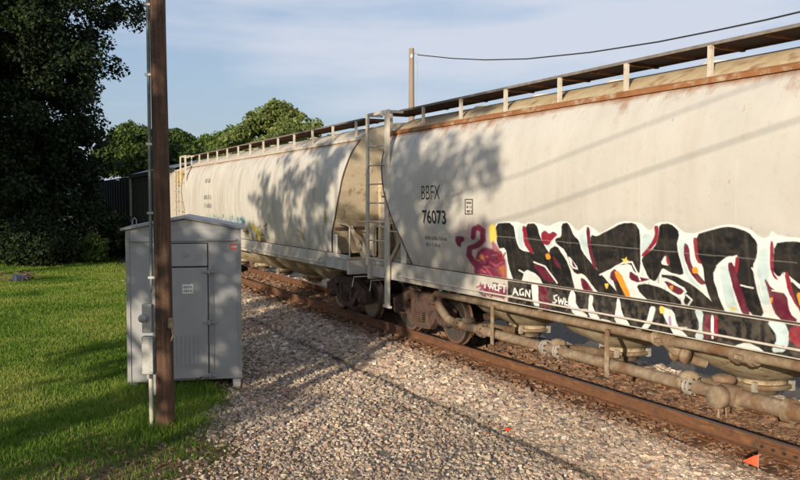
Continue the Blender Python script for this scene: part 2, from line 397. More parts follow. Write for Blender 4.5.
while yy < 60:
    if first: t = tie_me; first = False
    else: t = put('tie', tie_data, track)
    t.location = (TX + random.uniform(-0.05, 0.05), yy, -0.272 + random.uniform(-0.008, 0.006)); t.rotation_euler = (0, random.uniform(-0.006, 0.006), random.uniform(-0.02, 0.02))
    if 4 < yy < 18:
        for sx in (-1, 1):
            if plate_me is None:
                pm = MB().box((0, 0, 0), (0.34, 0.19, 0.014)).build('tie_plate', 'rust_steel', t); plate_me = pm.data
                sp = MB().box((-0.10, 0.05, 0.02), (0.03, 0.03, 0.03)).box((-0.10, -0.05, 0.02), (0.03, 0.03, 0.03)).box((0.10, 0.05, 0.02), (0.03, 0.03, 0.03)).build('spike_heads', 'rust_steel', t); spike_me = sp.data
            else:
                pm = put('tie_plate', plate_me, t); sp = put('spike_heads', spike_me, t)
            pm.location = (sx*0.752, 0, 0.0915); sp.location = (sx*0.752, 0, 0.0945)
    yy += 0.54
mb = MB().box((TX-0.752-0.022, 5.72, -0.095), (0.022, 0.92, 0.075), bev=0.006)
jb = mb.build('joint_bar', 'rail_rust', track)
for q in (-0.36, -0.21, -0.07, 0.07, 0.21, 0.36):
    MB().lathe([(0.017, 0), (0.017, 0.03)], (TX-0.752-0.063, 5.72+q, -0.095), 'X', 6, False).build('bolt', 'black_iron', jb)

# ballast stones (too many to pick apart)
def stones(name, pts, rad, tone, flat=0.75):
    n_ = len(pts)
    cube = np.array([(a, b_, e) for a in (-1, 1) for b_ in (-1, 1) for e in (-1, 1)], float)*0.62
    V = cube[None] * (1 + rng.uniform(-0.42, 0.42, (n_, 8, 3)))
    V[..., 2] *= flat
    V *= (rad[:, None]*rng.uniform(0.75, 1.3, (n_, 3)))[:, None, :]
    a = rng.uniform(0, 6.283, n_); b_ = rng.uniform(-0.7, 0.7, n_)
    ca, sa, cb, sb = np.cos(a), np.sin(a), np.cos(b_), np.sin(b_)
    x, y, z = V[..., 0], V[..., 1], V[..., 2]
    y, z = y*cb[:, None]-z*sb[:, None], y*sb[:, None]+z*cb[:, None]
    x, y = x*ca[:, None]-y*sa[:, None], x*sa[:, None]+y*ca[:, None]
    V = np.stack([x, y, z], -1) + pts[:, None, :]
    F = np.array([(0, 1, 3, 2), (4, 6, 7, 5), (0, 4, 5, 1), (2, 3, 7, 6), (0, 2, 6, 4), (1, 5, 7, 3)])
    Q = (F[None] + (np.arange(n_)*8)[:, None, None]).reshape(-1, 4)
    C = np.repeat(np.concatenate([tone, np.ones((n_, 1))], 1), 8, 0)
    me = np_mesh(name, V.reshape(-1, 3), Q, 'stone', [('tone', 'FLOAT_COLOR', 'POINT', C)])
    return me
N = 400000
sxp = rng.uniform(0.5, 10.4, N); syp = 5.0 + (rng.uniform(0, 1, N)**1.7)*33
px, py = project(np.stack([sxp, syp, np.full(N, -0.3)], 1))
dist = np.hypot(sxp, syp)
ed = gravel_edge(syp) + (fbm(sxp, syp, 1.2, 11)-0.5)*1.9
keep = (px > -20) & (px < 830) & (py < 520)
pk = smooth(-0.5, 0.5, sxp-ed)*0.97 + 0.03*smooth(-1.2, -0.3, sxp-ed)
pk *= np.where(sxp > 5.95, 1.0, 0.62)                       # thinner walked-on gravel outside the ballast toe
toe = np.exp(-((sxp-5.86-0.10*(vnoise(syp, syp*0, 1.1, 4)-0.5))/0.07)**2)
pk *= 1-0.85*toe*smooth(0.25, 0.5, vnoise(syp, sxp*0, 0.8, 5))
pk *= np.where((sxp > 7.28), np.where(sxp < 7.8, 0.22, 0.5), 1.0)
bare = smooth(0.50, 0.66, fbm(sxp, syp, 1.6, 77))*(sxp < 5.8)
pk *= 1-0.55*bare
keep &= rng.uniform(0, 1, N) < pk*np.clip(11.0/dist, 0.25, 1)
sxp, syp, dist = sxp[keep], syp[keep], dist[keep]
if len(sxp) > 95000: sxp, syp, dist = sxp[:95000], syp[:95000], dist[:95000]
n_ = len(sxp)
rad = (0.014 + 0.034*rng.uniform(0, 1, n_)**1.6)*np.where(sxp > 5.95, 1.0, 0.72)*np.clip(dist/11, 0.9, 1.5)
big = rng.uniform(0, 1, n_) < 0.04; rad[big] *= 1.45
pal = np.array([(0.58, 0.49, 0.39), (0.46, 0.39, 0.33), (0.35, 0.31, 0.285), (0.50, 0.38, 0.31), (0.68, 0.62, 0.54), (0.22, 0.19, 0.175), (0.40, 0.27, 0.21)])
tone = pal[rng.choice(7, n_, p=[.24, .22, .16, .14, .09, .09, .06])]*rng.uniform(0.68, 1.0, (n_, 1))*np.array([1.0, 0.955, 0.89])*(0.72+0.72*fbm(sxp, syp, 1.3, 61))[:, None]
rs = np.clip(np.exp(-((np.abs(sxp-TX)-0.95)/0.50)**2)*1.15, 0, 1)*rng.uniform(0.6, 1.0, n_)
rs = np.maximum(rs, (np.abs(sxp-TX) < 0.9)*0.75)
rs = np.maximum(rs, 0.35*smooth(0.5, 0.8, fbm(sxp, syp, 1.5, 31)))
rustt = np.array([(0.20, 0.09, 0.042)])*rng.uniform(0.5, 1.25, (n_, 1))
tone = tone*(1-rs[:, None]) + rustt*rs[:, None]
toe2 = np.exp(-((sxp-5.86-0.10*(vnoise(syp, syp*0, 1.1, 4)-0.5))/0.075)**2)*smooth(0.2, 0.45, vnoise(syp, sxp*0, 0.8, 5))
tone = tone*(1-0.72*toe2[:, None])                       # dark fines along the toe of the ballast
zz = ground_z(sxp, syp) + rad*rng.uniform(0.0, 0.45, n_)
tag(put('ballast_stones', stones('ballast_stones', np.stack([sxp, syp, zz], 1), rad, tone)), 'pale crushed stone ballast spread beside the rails', 'ballast', kind='stuff')

# ------------------------------------------------------------------ hopper cars
SECT = np.array([(1.45, 1.42), (1.60, 1.455), (1.80, 1.50), (2.09, 1.55), (2.36, 1.58), (2.65, 1.598), (2.93, 1.60), (3.20, 1.58), (3.50, 1.52), (3.80, 1.405), (4.05, 1.25)])
def hw(z):
    z = np.asarray(z, float)
    k = np.clip(np.searchsorted(SECT[:, 0], z)-1, 0, len(SECT)-2)
    # Catmull-Rom through the section points
    def P(i): return SECT[np.clip(i, 0, len(SECT)-1), 1]
    t = (z-SECT[k, 0])/(SECT[k+1, 0]-SECT[k, 0])
    p0, p1, p2, p3 = P(k-1), P(k), P(k+1), P(k+2)
    return 0.5*((2*p1)+(-p0+p2)*t+(2*p0-5*p1+4*p2-p3)*t*t+(-p0+3*p1-3*p2+p3)*t**3)
BODY = 7.70; HALF = 8.50; SILL_X = 1.515
def yend(z, off=0.0):
    return -off + np.interp(z, [1.45, 2.0, 2.36, 2.9, 3.5, 4.05], [7.20, 7.50, 7.80, 8.10, 8.33, 8.45])
def truck(car, y, iron='truck_iron'):
    """three-piece freight truck: bolster > side frames, wheels, springs, adapters"""
    bol = MB().box((0, y, 0.62), (2.1, 0.42, 0.22), bev=0.03).box((0, y, 0.80), (0.5, 0.5, 0.16), bev=0.03).build('truck', iron, car)
    for s in (-1, 1):
        X = s*0.99; mb = MB()
        for q in (-1, 1):
            # compression member, tension member, column, pedestal jaw
            mb.prism([(y+q*1.15, 0.66), (y+q*1.15, 0.52), (y+q*0.78, 0.58), (y+q*0.42, 0.72), (y, 0.74), (y, 0.90), (y+q*0.45, 0.89), (y+q*0.85, 0.76)], X-0.075, X+0.075)
            mb.prism([(y+q*0.74, 0.60), (y+q*0.60, 0.65), (y+q*0.30, 0.34), (y, 0.31), (y, 0.20), (y+q*0.36, 0.22), (y+q*0.50, 0.33)], X-0.070, X+0.070)
            mb.prism([(y+q*0.23, 0.33), (y+q*0.33, 0.34), (y+q*0.36, 0.73), (y+q*0.23, 0.74)], X-0.08, X+0.08)
            mb.prism([(y+q*1.02, 0.56), (y+q*1.15, 0.56), (y+q*1.13, 0.38), (y+q*1.05, 0.38)], X-0.072, X+0.072)
            mb.prism([(y+q*0.64, 0.62), (y+q*0.74, 0.60), (y+q*0.74, 0.40), (y+q*0.68, 0.40)], X-0.072, X+0.072)
        mb.build('side_frame', iron, bol)
        for q in (-1, 0, 1):
            for w in (-0.06, 0.06):
                pts = [(X+w+0.05*math.cos(a), y+q*0.115+0.05*math.sin(a), 0.33+0.20*a/(2*math.pi*5)) for a in np.linspace(0, 2*math.pi*5, 50)]
                MB().tube(pts, 0.012, 5, smooth=True).build('spring', iron, bol)
        for q in (-1, 1):
            # roller bearing with end cap
            MB().lathe([(0.12, 0), (0.125, 0.05), (0.125, 0.17), (0.105, 0.19), (0.085, 0.20), (0.085, 0.225)], (X-0.10 if s > 0 else X-0.125, y+q*0.89, 0.457), 'X', 20).build('bearing', 'black_iron', bol) if s > 0 else \
                MB().lathe([(0.085, -0.225), (0.085, -0.20), (0.105, -0.19), (0.125, -0.17), (0.125, -0.05), (0.12, 0)], (X+0.10, y+q*0.89, 0.457), 'X', 20).build('bearing', iron, bol)
            MB().box((X, y+q*0.89, 0.60), (0.16, 0.24, 0.07), bev=0.01).build('bearing_adapter', iron, bol)
            # wheel: flange inside, dished plate, hub
            prof = [(0.0, 0.09), (0.12, 0.09), (0.13, 0.055), (0.20, 0.035), (0.36, 0.03), (0.395, 0.06), (0.452, 0.062)]
            prof2 = [(0.452, 0.062), (0.457, -0.03)]
            prof3 = [(0.457, -0.03), (0.470, -0.04), (0.485, -0.055), (0.483, -0.07), (0.40, -0.075), (0.20, -0.05), (0.13, -0.09), (0.0, -0.09)]
            wx = s*0.755
            MB().lathe([(a, s*h) for a, h in prof] + [(a, s*h) for a, h in prof3], (wx, y+q*0.89, 0.457), 'X', 40).build('wheel', 'wheel_iron', bol)
            MB().lathe([(0.4545, s*0.060), (0.4595, -s*0.028)], (wx, y+q*0.89, 0.457), 'X', 40).build('tread', 'wheel_tread', bol)
    for q in (-1, 1):
        MB().tube([(-0.95, y+q*0.89, 0.457), (0.95, y+q*0.89, 0.457)], 0.075, 14).build('axle', iron, bol)
        MB().box((0, y+q*0.34, 0.40), (1.7, 0.06, 0.10)).box((-0.76, y+q*0.415, 0.43), (0.09, 0.05, 0.30), rx=q*0.15).box((0.76, y+q*0.415, 0.43), (0.09, 0.05, 0.30), rx=q*0.15).build('brake_beam', iron, bol)
    return bol
def strip(mb, y, z0, z1, s, w, d, n=14):
    """band following the curved side"""
    zs = np.linspace(z0, z1, n); h = hw(zs)
    vs = []; fs = []
    for z, x in zip(zs, h):
        vs += [(s*(x-0.01), y-w/2, z), (s*(x+d), y-w/2, z), (s*(x+d), y+w/2, z), (s*(x-0.01), y+w/2, z)]
    for i in range(n-1):
        for k in range(4):
            k2 = (k+1) % 4; fs.append((i*4+k, i*4+k2, i*4+4+k2, i*4+4+k))
    mb.add(vs, fs)
def center_flow(name, label, yc, paint, pipes=True, chord='rust_chord', roofm='roof_paint', eoff=0.0, group='pale covered hopper cars coupled in the train'):
    car = thing(name, label, 'hopper car', (TX, yc, 0), 0, group)
    # --- shell
    zs = np.concatenate([np.linspace(1.45, 2.1, 8), np.linspace(2.2, 4.05, 22)]); hs = hw(zs)
    us = np.linspace(-1, 1, 61)
    for_ = MB()
    sec = [(-h, z) for h, z in zip(hs, zs)]
    # roof arc
    rz = [(-1.25, 4.05), (-1.15, 4.14), (-0.95, 4.26), (-0.70, 4.355), (-0.35, 4.42), (0, 4.44)]
    full = sec + rz[1:] ; full = full + [(-x, z) for x, z in full[-2::-1]]
    nsec = len(full); nb = len(sec)
    vs = [(x, u*float(yend(z, eoff)), z) for u in us for x, z in full]
    fs = []
    for j in range(len(us)-1):
        for i in range(nsec-1):
            fs.append((j*nsec+i, j*nsec+i+1, (j+1)*nsec+i+1, (j+1)*nsec+i))
        fs.append((j*nsec, (j+1)*nsec, (j+1)*nsec+nsec-1, j*nsec+nsec-1))
    body = MB().add(vs, fs, True)
    for j in (0, len(us)-1):                       # end sheets
        o = j*nsec; ring = [vs[o+i] for i in range(nsec)]
        f2 = [(i, i+1, nsec-2-i, nsec-1-i) for i in range(nsec//2-1)] + [(nsec//2-1, nsec//2, nsec//2+1)]
        MB().add(ring, f2, False).build('end_sheet', 'tan_end', car)
    bo = body.build('body', paint, car)
    bo.data.set_sharp_from_angle(angle=R(35))
    # roof skin, slightly proud, stained
    rv = []; rf = []
    rr = [(x*1.0, z+0.004) for x, z in rz] + [(-x, z+0.004) for x, z in rz[-2::-1]]
    for y in np.linspace(-8.43+eoff, 8.43-eoff, 24):
        rv += [(x, y, z) for x, z in rr]
    k = len(rr)
    for j in range(23):
        for i in range(k-1): rf.append((j*k+i, j*k+i+1, (j+1)*k+i+1, (j+1)*k+i))
    MB().add(rv, rf, True).build('roof_sheet', roofm, car)
    for s in (-1, 1):
        # rusty seam angle between side and roof
        MB().prism([(s*1.24, 4.03), (s*1.298, 4.012), (s*1.298, 4.065), (s*1.245, 4.095), (s*1.225, 4.095)], -8.44+eoff, 8.44-eoff, 'Y').build('roof_seam_angle', chord, car)
        # side sill plate and ledge
        sill = MB().box((s*(SILL_X-0.02), 0, 1.315), (0.04, 2*BODY+1.3, 0.33)).box((s*(SILL_X-0.06), 0, 1.144), (0.13, 2*BODY+1.3, 0.012)).build('side_sill', paint, car)
        MB().box((s*(SILL_X-0.055), 0, 1.4835), (0.10, 14.4, 0.006)).build('sill_ledge', 'rust_dark', car)
        for y in np.arange(-6.3, 6.4, 1.4):
            mb = MB(); strip(mb, y, 1.50, 4.0, s, 0.035, 0.004); mb.build('weld_seam', paint, car)
        mb = MB(); mb.box((s*1.546, 0, 2.09), (0.014, 14.9, 0.014)); mb.build('belt_seam', paint, car)
        # handrail pipe along the sill on brackets
        hr = MB().tube([(s*1.585, -7.0, 1.245), (s*1.585, 7.0, 1.245)], 0.014, 8).build('sill_grab_rail', 'white_trim', car)
        for y in np.arange(-6.8, 6.9, 1.7):
            MB().box((s*1.555, y, 1.245), (0.085, 0.05, 0.035), bev=0.006).build('bracket', 'white_trim', hr)
        # running board on stanchions
        rb = MB()
        rb.box((s*0.655, 0, 4.465), (0.03, 16.9, 0.045))
        for y in np.arange(-8.4, 8.41, 0.7):
            rb.box((s*0.925, y, 4.455), (0.50, 0.04, 0.035))
        rbo = rb.build('running_board', 'rust_steel', car)
        MB().box((s*1.205, 0, 4.468), (0.022, 16.9, 0.034)).build('board_edge', 'edge_grey', rbo)
        gr = MB()
        for x in np.linspace(0.68, 1.185, 15):
            gr.box((s*x, 0, 4.480), (0.014, 16.9, 0.026))
        for y in np.arange(-8.4, 8.41, 0.10):
            gr.box((s*0.925, y, 4.486), (0.52, 0.014, 0.012))
        tag(gr.build('grating_bars', 'grating', rbo), kind='stuff')
        for y in np.linspace(-8.1, 8.1, 13):
            MB().box((s*1.205, y, 4.265), (0.045, 0.055, 0.37)).build('stanchion', 'white_trim', car)
            MB().box((s*0.93, y, 4.430), (0.54, 0.05, 0.012)).build('cross_bearer', 'rust_steel', car)
    # roof hatches
    for y in np.linspace(-6.4, 6.4, 8):
        h = MB().lathe([(0.25, 4.38), (0.25, 4.475), (0.23, 4.49), (0.10, 4.50), (0, 4.502)], (0, y, 0), 'Z', 20).build('roof_hatch', 'white_trim', car)
    # centre sill and stub ends
    MB().box((0, 0, 0.98), (0.34, 2*HALF-0.05, 0.30)).build('centre_sill', 'black_iron', car)
    for e in (-1, 1):
        fl = MB().box((0, e*(HALF-0.06), 1.22), (3.14, 0.10, 0.30), bev=0.012)
        fl.build('end_sill', 'white_trim', car)
        dk = MB().box((0, e*(HALF-0.42), 1.385), (3.05, 0.62, 0.02))
        dk.build('end_platform', 'tan_hopper', car)
        # rim of the end sheet, posts and braces of the end platform
        for s in (-1, 1):
            zz_ = np.linspace(1.47, 4.03, 26); hh_ = hw(zz_)
            rim = MB().tube([(s*(h+0.002), e*(float(yend(z, eoff))-0.004), z) for h, z in zip(hh_, zz_)], 0.016, 6).build('end_rim', 'rust_dark', car)
            MB().prism([(e*(HALF-0.95), 2.10), (e*(HALF-0.86), 2.10), (e*(HALF-0.10), 1.40), (e*(HALF-0.24), 1.40)], s*1.12-0.03, s*1.12+0.03).build('end_brace', 'tan_end', car)
            MB().box((s*0.62, e*(HALF-0.30), 2.24), (0.12, 0.12, 1.70), bev=0.01).build('end_post', 'tan_end', car)
            MB().prism([(s*0.62, 3.05), (s*0.62, 2.90), (s*0.08, 1.40), (s*0.20, 1.40)], e*(HALF-0.24)-0.02, e*(HALF-0.24)+0.02, 'Y').build('end_brace', 'tan_end', car)
            MB().box((s*1.485, e*(HALF-0.95-1.2*eoff), 1.70), (0.03, 0.22, 0.44), bev=0.01).build('corner_gusset', paint, car)
            MB().tube([(s*1.48, e*(HALF-0.15), 1.36), (s*1.48, e*(HALF-0.15), 2.1), (s*1.48, e*(HALF-0.32), 2.16), (s*1.48, e*(HALF-0.80), 2.16)], 0.016, 8).build('grab_iron', 'white_trim', car)
        for xq in (-0.24, 0.26):
            MB().box((xq, e*(HALF-0.22), 2.1), (0.09, 0.09, 1.42), bev=0.008).build('end_post', 'tan_end', car)
        MB().tube([(-1.3, e*(HALF-0.12), 2.22), (1.3, e*(HALF-0.12), 2.22)], 0.018, 8).build('end_handrail', 'white_trim', car)
        MB().box((0, e*(HALF-0.14), 2.84), (1.5, 0.05, 0.09)).build('end_crossbar', 'tan_end', car)
        MB().box((-0.72, e*(HALF-0.75), 1.80), (0.06, 0.62, 0.75), rx=e*0.0).build('end_web', 'tan_end', car)
        MB().box((0.72, e*(HALF-0.75), 1.80), (0.06, 0.62, 0.75)).build('end_web', 'tan_end', car)
        MB().box((0, e*(HALF-1.3), 1.22), (2.9, 0.14, 0.26)).build('bolster_beam', 'truck_iron', car)
        if e < 0:
            bw = MB().lathe([(0.27, -0.015), (0.285, 0), (0.27, 0.015), (0.255, 0)], (-0.35, e*(HALF-0.06), 2.55), 'Y', 24)
            for q_ in range(5):
                th_ = q_*2*math.pi/5; bw.tube([(-0.35, e*(HALF-0.06), 2.55), (-0.35+0.26*math.cos(th_), e*(HALF-0.06), 2.55+0.26*math.sin(th_))], 0.011, 6)
            bw.build('brake_wheel', 'truck_iron', car)
            MB().box((-0.35, e*(HALF-0.16), 2.5), (0.22, 0.14, 0.36), bev=0.02).build('brake_gear_box', 'tan_end', car)
        # folded end sheet stiffener
        MB().box((0, e*(float(yend(2.05, eoff))+0.015), 2.05), (2.98, 0.05, 0.06)).build('end_fold', 'rust_dark', car)
        # coupler with knuckle, shank and striker, hoses
        cp = MB().box((0, e*(HALF+0.10), 0.88), (0.16, 0.42, 0.16), bev=0.02).box((0.02, e*(HALF+0.37), 0.88), (0.27, 0.24, 0.28), bev=0.05).box((-0.11, e*(HALF+0.50), 0.88), (0.10, 0.14, 0.26), bev=0.04)
        cpo = cp.build('coupler', 'truck_iron', car)
        MB().tube([(-0.30, e*(HALF-0.05), 0.95), (-0.32, e*(HALF+0.10), 0.86), (-0.26, e*(HALF+0.22), 0.62), (-0.14, e*(HALF+0.36), 0.48), (0.0, e*(HALF+0.44), 0.50)], 0.024, 8).build('air_hose', 'cable_black', cpo)
        # uncoupling lever
        MB().tube([(-1.50, e*(HALF+0.02), 0.80), (-1.46, e*(HALF+0.03), 1.02), (-0.5, e*(HALF+0.05), 1.02), (-0.12, e*(HALF+0.12), 1.08)], 0.013, 6).build('uncoupling_lever', 'white_trim', cpo)
        # ladders: one across the end, one on each side at diagonal corners
        for s in ((-1,) if e > 0 else (1,)):
            lad = MB()
            for ly, zl, wl_ in ((0.05, 1.36, 0.10), (0.96, 0.58, 0.17)):
                lad.box((s*1.575, e*(HALF-ly), (4.46+zl)/2), (0.05, wl_, 4.46-zl), bev=0.008)
            lad.box((s*1.57, e*(HALF-0.50), 4.43), (0.045, 0.80, 0.06)).box((s*1.39, e*(HALF-0.05), 4.43), (0.32, 0.05, 0.05)).box((s*1.39, e*(HALF-0.96), 4.43), (0.32, 0.05, 0.05))
            lo = lad.build('side_ladder', 'white_trim', car)
            for z in np.arange(1.50, 4.3, 0.38):
                MB().tube([(s*1.575, e*(HALF-0.05), z), (s*1.575, e*(HALF-0.96), z)], 0.016, 8).build('rung', 'white_trim', lo)
            MB().box((s*1.575, e*(HALF-0.96), 0.60), (0.06, 0.30, 0.05), bev=0.008).build('stirrup', 'white_trim', lo)
            # side ladder by the body end
        s = 1
        lad = MB()
        if e > 0:
            for ly in (0.12, 0.54):
                lad.box((s*1.545, e*(HALF-ly), 2.88), (0.05, 0.06, 3.10), bev=0.006)
            lo = lad.build('side_ladder', 'white_trim', car)
            for z in np.arange(1.55, 4.4, 0.38):
                MB().tube([(s*1.57, e*(HALF-0.12), z), (s*1.57, e*(HALF-0.54), z)], 0.013, 8).build('rung', 'white_trim', lo)
    truck(car, 7.14); truck(car, -7.14)
    # conical outlet hoppers
    for y in (-5.0, -2.4, 0.2, 2.6, 5.0):
        hp = MB().lathe([(1.30, 1.46), (1.26, 1.20), (1.10, 0.96), (0.84, 0.74), (0.36, 0.52), (0.30, 0.50), (0.30, 0.44)], (0, y, 0), 'Z', 40).build('outlet_hopper', 'tan_hopper', car)
        MB().lathe([(0.37, 0.45), (0.37, 0.40), (0.24, 0.39), (0.20, 0.30), (0.10, 0.27), (0, 0.27)], (0, y, 0), 'Z', 20).build('outlet_valve', 'tan_pipe', hp)
        for a in range(4):
            th = a*math.pi/2+0.5
            MB().box((0.36*math.cos(th), y+0.36*math.sin(th), 0.43), (0.06, 0.05, 0.12)).build('clamp', 'flange_grey', hp)
    if pipes:
        for s in (-1,):
            X = s*1.36
            # upper air line, in lengths joined by clamped couplings, with a lowered length
            up = MB().tube([(X, 6.05, 0.80), (X, 6.10, 0.93), (X, 5.98, 1.005), (X, 5.6, 1.02), (X, 0.62, 1.02)], 0.058, 14)
            up.tube([(X, 0.34, 1.02), (X, 0.18, 1.03), (X, -0.10, 1.04), (X, -0.55, 1.04)], 0.062, 14)
            up.tube([(X, -0.80, 1.04), (X, -7.0, 1.04)], 0.058, 14)
            upo = up.build('air_pipe', 'tan_pipe', car)
            for yc_ in (0.48, -0.68, -3.4):
                cc = MB().tube([(X, yc_-0.16, 1.025), (X, yc_+0.16, 1.025)], 0.078, 16).tube([(X, yc_-0.11, 1.025), (X, yc_-0.08, 1.025)], 0.094, 16).tube([(X, yc_+0.08, 1.025), (X, yc_+0.11, 1.025)], 0.094, 16)
                cc.box((X-0.10, yc_, 1.025), (0.05, 0.10, 0.05), bev=0.008)
                cc.build('pipe_coupling', 'tan_pipe', upo)
            # drop leg from the air line to the valve near the outlet
            MB().tube([(X, 0.42, 1.0), (X+0.10, 0.36, 0.88), (X+0.25, 0.30, 0.80), (X+0.42, 0.22, 0.74)], [0.07, 0.066, 0.06, 0.055], 12).build('branch_pipe', 'tan_pipe', upo)
            MB().lathe([(0.0, -0.10), (0.10, -0.10), (0.10, -0.06), (0.075, -0.05), (0.075, 0.05), (0.10, 0.06), (0.10, 0.10), (0, 0.10)], (X+0.13, 0.34, 0.86), 'Y', 14).build('branch_valve', 'tan_pipe', upo)
            for yb in (5.2, 2.9, 0.9, -2.0, -5.0):
                MB().box((X, yb, 1.10), (0.035, 0.07, 0.16)).build('pipe_hanger', 'tan_pipe', upo)
            # lower unloading line with elbow, flanges, tees
            lo = MB().tube([(X, 5.92, 0.86), (X, 5.80, 0.74), (X, 5.55, 0.60), (X, 5.30, 0.56), (X, 5.0, 0.555), (X, -0.38, 0.555)], 0.074, 16)
            lo.tube([(X-0.02, -0.62, 0.57), (X-0.02, -7.0, 0.57)], 0.092, 16)
            loo = lo.build('unloading_pipe', 'tan_pipe', car)
            for yf in (5.18, 4.45, 2.75, 2.45, 0.05):
                for q_ in range(8):
                    th_ = q_*math.pi/4+0.3
                    MB().tube([(X+0.093*math.cos(th_), yf-0.07, 0.555+0.093*math.sin(th_)), (X+0.093*math.cos(th_), yf+0.07, 0.555+0.093*math.sin(th_))], 0.012, 6).build('flange_bolt', 'truck_iron', loo)
                MB().tube([(X, yf-0.045, 0.555), (X, yf-0.012, 0.555)], 0.110, 20).tube([(X, yf+0.012, 0.555), (X, yf+0.045, 0.555)], 0.110, 20).build('pipe_flange', 'flange_grey' if yf in (2.75, 2.45, 0.05) else 'tan_pipe', loo)
            for yt in (5.0, 2.6, 0.2):
                MB().tube([(X, yt, 0.56), (X+0.5, yt, 0.50), (X+1.2, yt, 0.36)], 0.07, 12).build('branch_pipe', 'tan_pipe', loo)
                MB().lathe([(0.11, 0), (0.12, 0.03), (0.10, 0.07), (0.05, 0.09), (0, 0.095)], (X+0.02, yt-0.10, 0.63), 'Z', 16).build('valve_cap', 'tan_pipe', loo)
            # end valve with round cap facing the viewer
            ev = MB().lathe([(0.0, -0.24), (0.11, -0.24), (0.125, -0.20), (0.125, -0.12), (0.10, -0.10), (0.10, 0.10), (0, 0.10)], (X-0.02, -0.50, 0.57), 'X', 22)
            ev.tube([(X-0.02, -0.36, 0.57), (X-0.02, -0.66, 0.57)], 0.125, 18)
            ev.tube([(X-0.18, -0.50, 0.46), (X-0.18, -0.50, 0.34)], 0.016, 6).tube([(X-0.14, -0.56, 0.46), (X-0.14, -0.57, 0.36)], 0.012, 6)
            ev.build('unloading_valve', 'tan_pipe', loo)
            MB().lathe([(0.10, 0), (0.13, 0.02), (0.13, 0.07), (0.07, 0.10), (0, 0.105)], (X+0.08, -0.34, 0.66), 'Z', 16).build('valve_cap', 'tan_pipe', loo)
            for yf in (-1.25, -4.0):
                MB().tube([(X-0.02, yf-0.04, 0.57), (X-0.02, yf+0.04, 0.57)], 0.130, 18).box((X-0.02, yf, 0.43), (0.05, 0.05, 0.05)).build('pipe_clamp', 'tan_pipe', loo)
            for yb in (4.0, 1.35, -2.4):
                MB().box((X-0.11, yb, 0.72), (0.018, 0.07, 0.62)).box((X-0.06, yb, 1.02), (0.11, 0.07, 0.02)).build('pipe_bracket', 'tan_pipe', loo)
            # underframe lines
            MB().tube([(s*0.75, 6.0, 0.92), (s*0.75, -6.0, 0.92)], 0.02, 6).build('brake_line', 'truck_iron', car)
    return car
car1 = center_flow('hopper_car', 'rusty cream covered hopper numbered 76073 with large black and white graffiti', 6.55, 'hopper_paint', eoff=0.45)
car2 = center_flow('hopper_car', 'pale covered hopper behind grey shelter with small blue and yellow graffiti', 24.50, 'hopper_paint_far', False, 'white_trim', 'white_trim')

# ---- reporting marks
class BARS(tuple): pass                 # print too small to read: rows of worn strokes
def text_mesh(body, size, bold=0.0):
    if isinstance(body, BARS):
        rr = random.Random(sum(body)); mb = MB(); w = max(body)
        for r0, cnt in enumerate(body):
            for c0 in range(cnt*3):
                if rr.random() < 0.12: continue
                x = c0/3.0 + (0.08 if c0 % 3 == 0 else 0); h = rr.uniform(0.42, 0.6); y = -r0 + rr.uniform(-0.03, 0.03)
                mb.add([(x, y, 0), (x+0.21, y, 0), (x+0.21, y+h, 0), (x, y+h, 0)], [(0, 1, 2, 3)])
        me = bpy.data.meshes.new('print'); me.from_pydata(mb.v, [], mb.f); return me
    cu = bpy.data.curves.new('txt', 'FONT'); cu.body = body; cu.size = size; cu.offset = bold; cu.resolution_u = 3
    o = bpy.data.objects.new('txt', cu); col.objects.link(o)
    dg = bpy.context.evaluated_depsgraph_get(); me = bpy.data.meshes.new_from_object(o.evaluated_get(dg), depsgraph=dg)
    bpy.data.objects.remove(o); return me
def lay_on_side(name, me, car, y_left, z_base, width, height, mat):
    """bend a flat text mesh onto the camera side of a hopper (reads towards -y)"""
    co = np.array([v.co[:] for v in me.vertices]); mn, mxx = co.min(0), co.max(0)
    u = (co[:, 0]-mn[0])/(mxx[0]-mn[0])*width; v = (co[:, 1]-mn[1])/(mxx[1]-mn[1])*height
    z = z_base+v; y = y_left-u
    P = np.stack([-(hw(z)+0.004), y, z], 1)
    me.vertices.foreach_set('co', P.astype(np.float32).ravel()); me.materials.clear(); me.materials.append(MATS[mat]); me.update()
    return tag(put(name, me, car), kind='stuff')
def side_yz(px_, py_, car_y):
    """photo pixel -> (local y, z) on the camera-side skin"""
    z = 2.5
    for _ in range(8):
        X = TX-float(hw(z)); r = ray(px_, py_); k = X/r[0]; z = CAMZ+r[2]*k
        z = min(max(z, 1.46), 4.04)
    return r[1]*k-car_y, z
def mark(name, txt, box, car, car_y, mat, bold=0.0):
    x0, y0, x1, y1 = box
    ya, za = side_yz(x0, (y0+y1)/2, car_y); yb, zb = side_yz(x1, (y0+y1)/2, car_y)
    _, zt = side_yz((x0+x1)/2, y0, car_y); _, zl = side_yz((x0+x1)/2, y1, car_y)
    return lay_on_side(name, text_mesh(txt, 1.0, bold), car, ya, zl, ya-yb, zt-zl, mat)
mark('reporting_mark', 'BBFX', (421.5, 185.5, 440, 199.5), car1, 6.55, 'ink_black', -0.005)
mark('car_number', '76073', (422.5, 210, 446, 224), car1, 6.55, 'ink_black', 0.018)
mark('weight_stencil', BARS((7, 5)), (426, 236, 447, 247), car1, 6.55, 'ink_faded')
mark('weight_stencil', BARS((3, 0, 4, 4)), (204, 178, 211, 208), car2, 24.5, 'ink_faded')
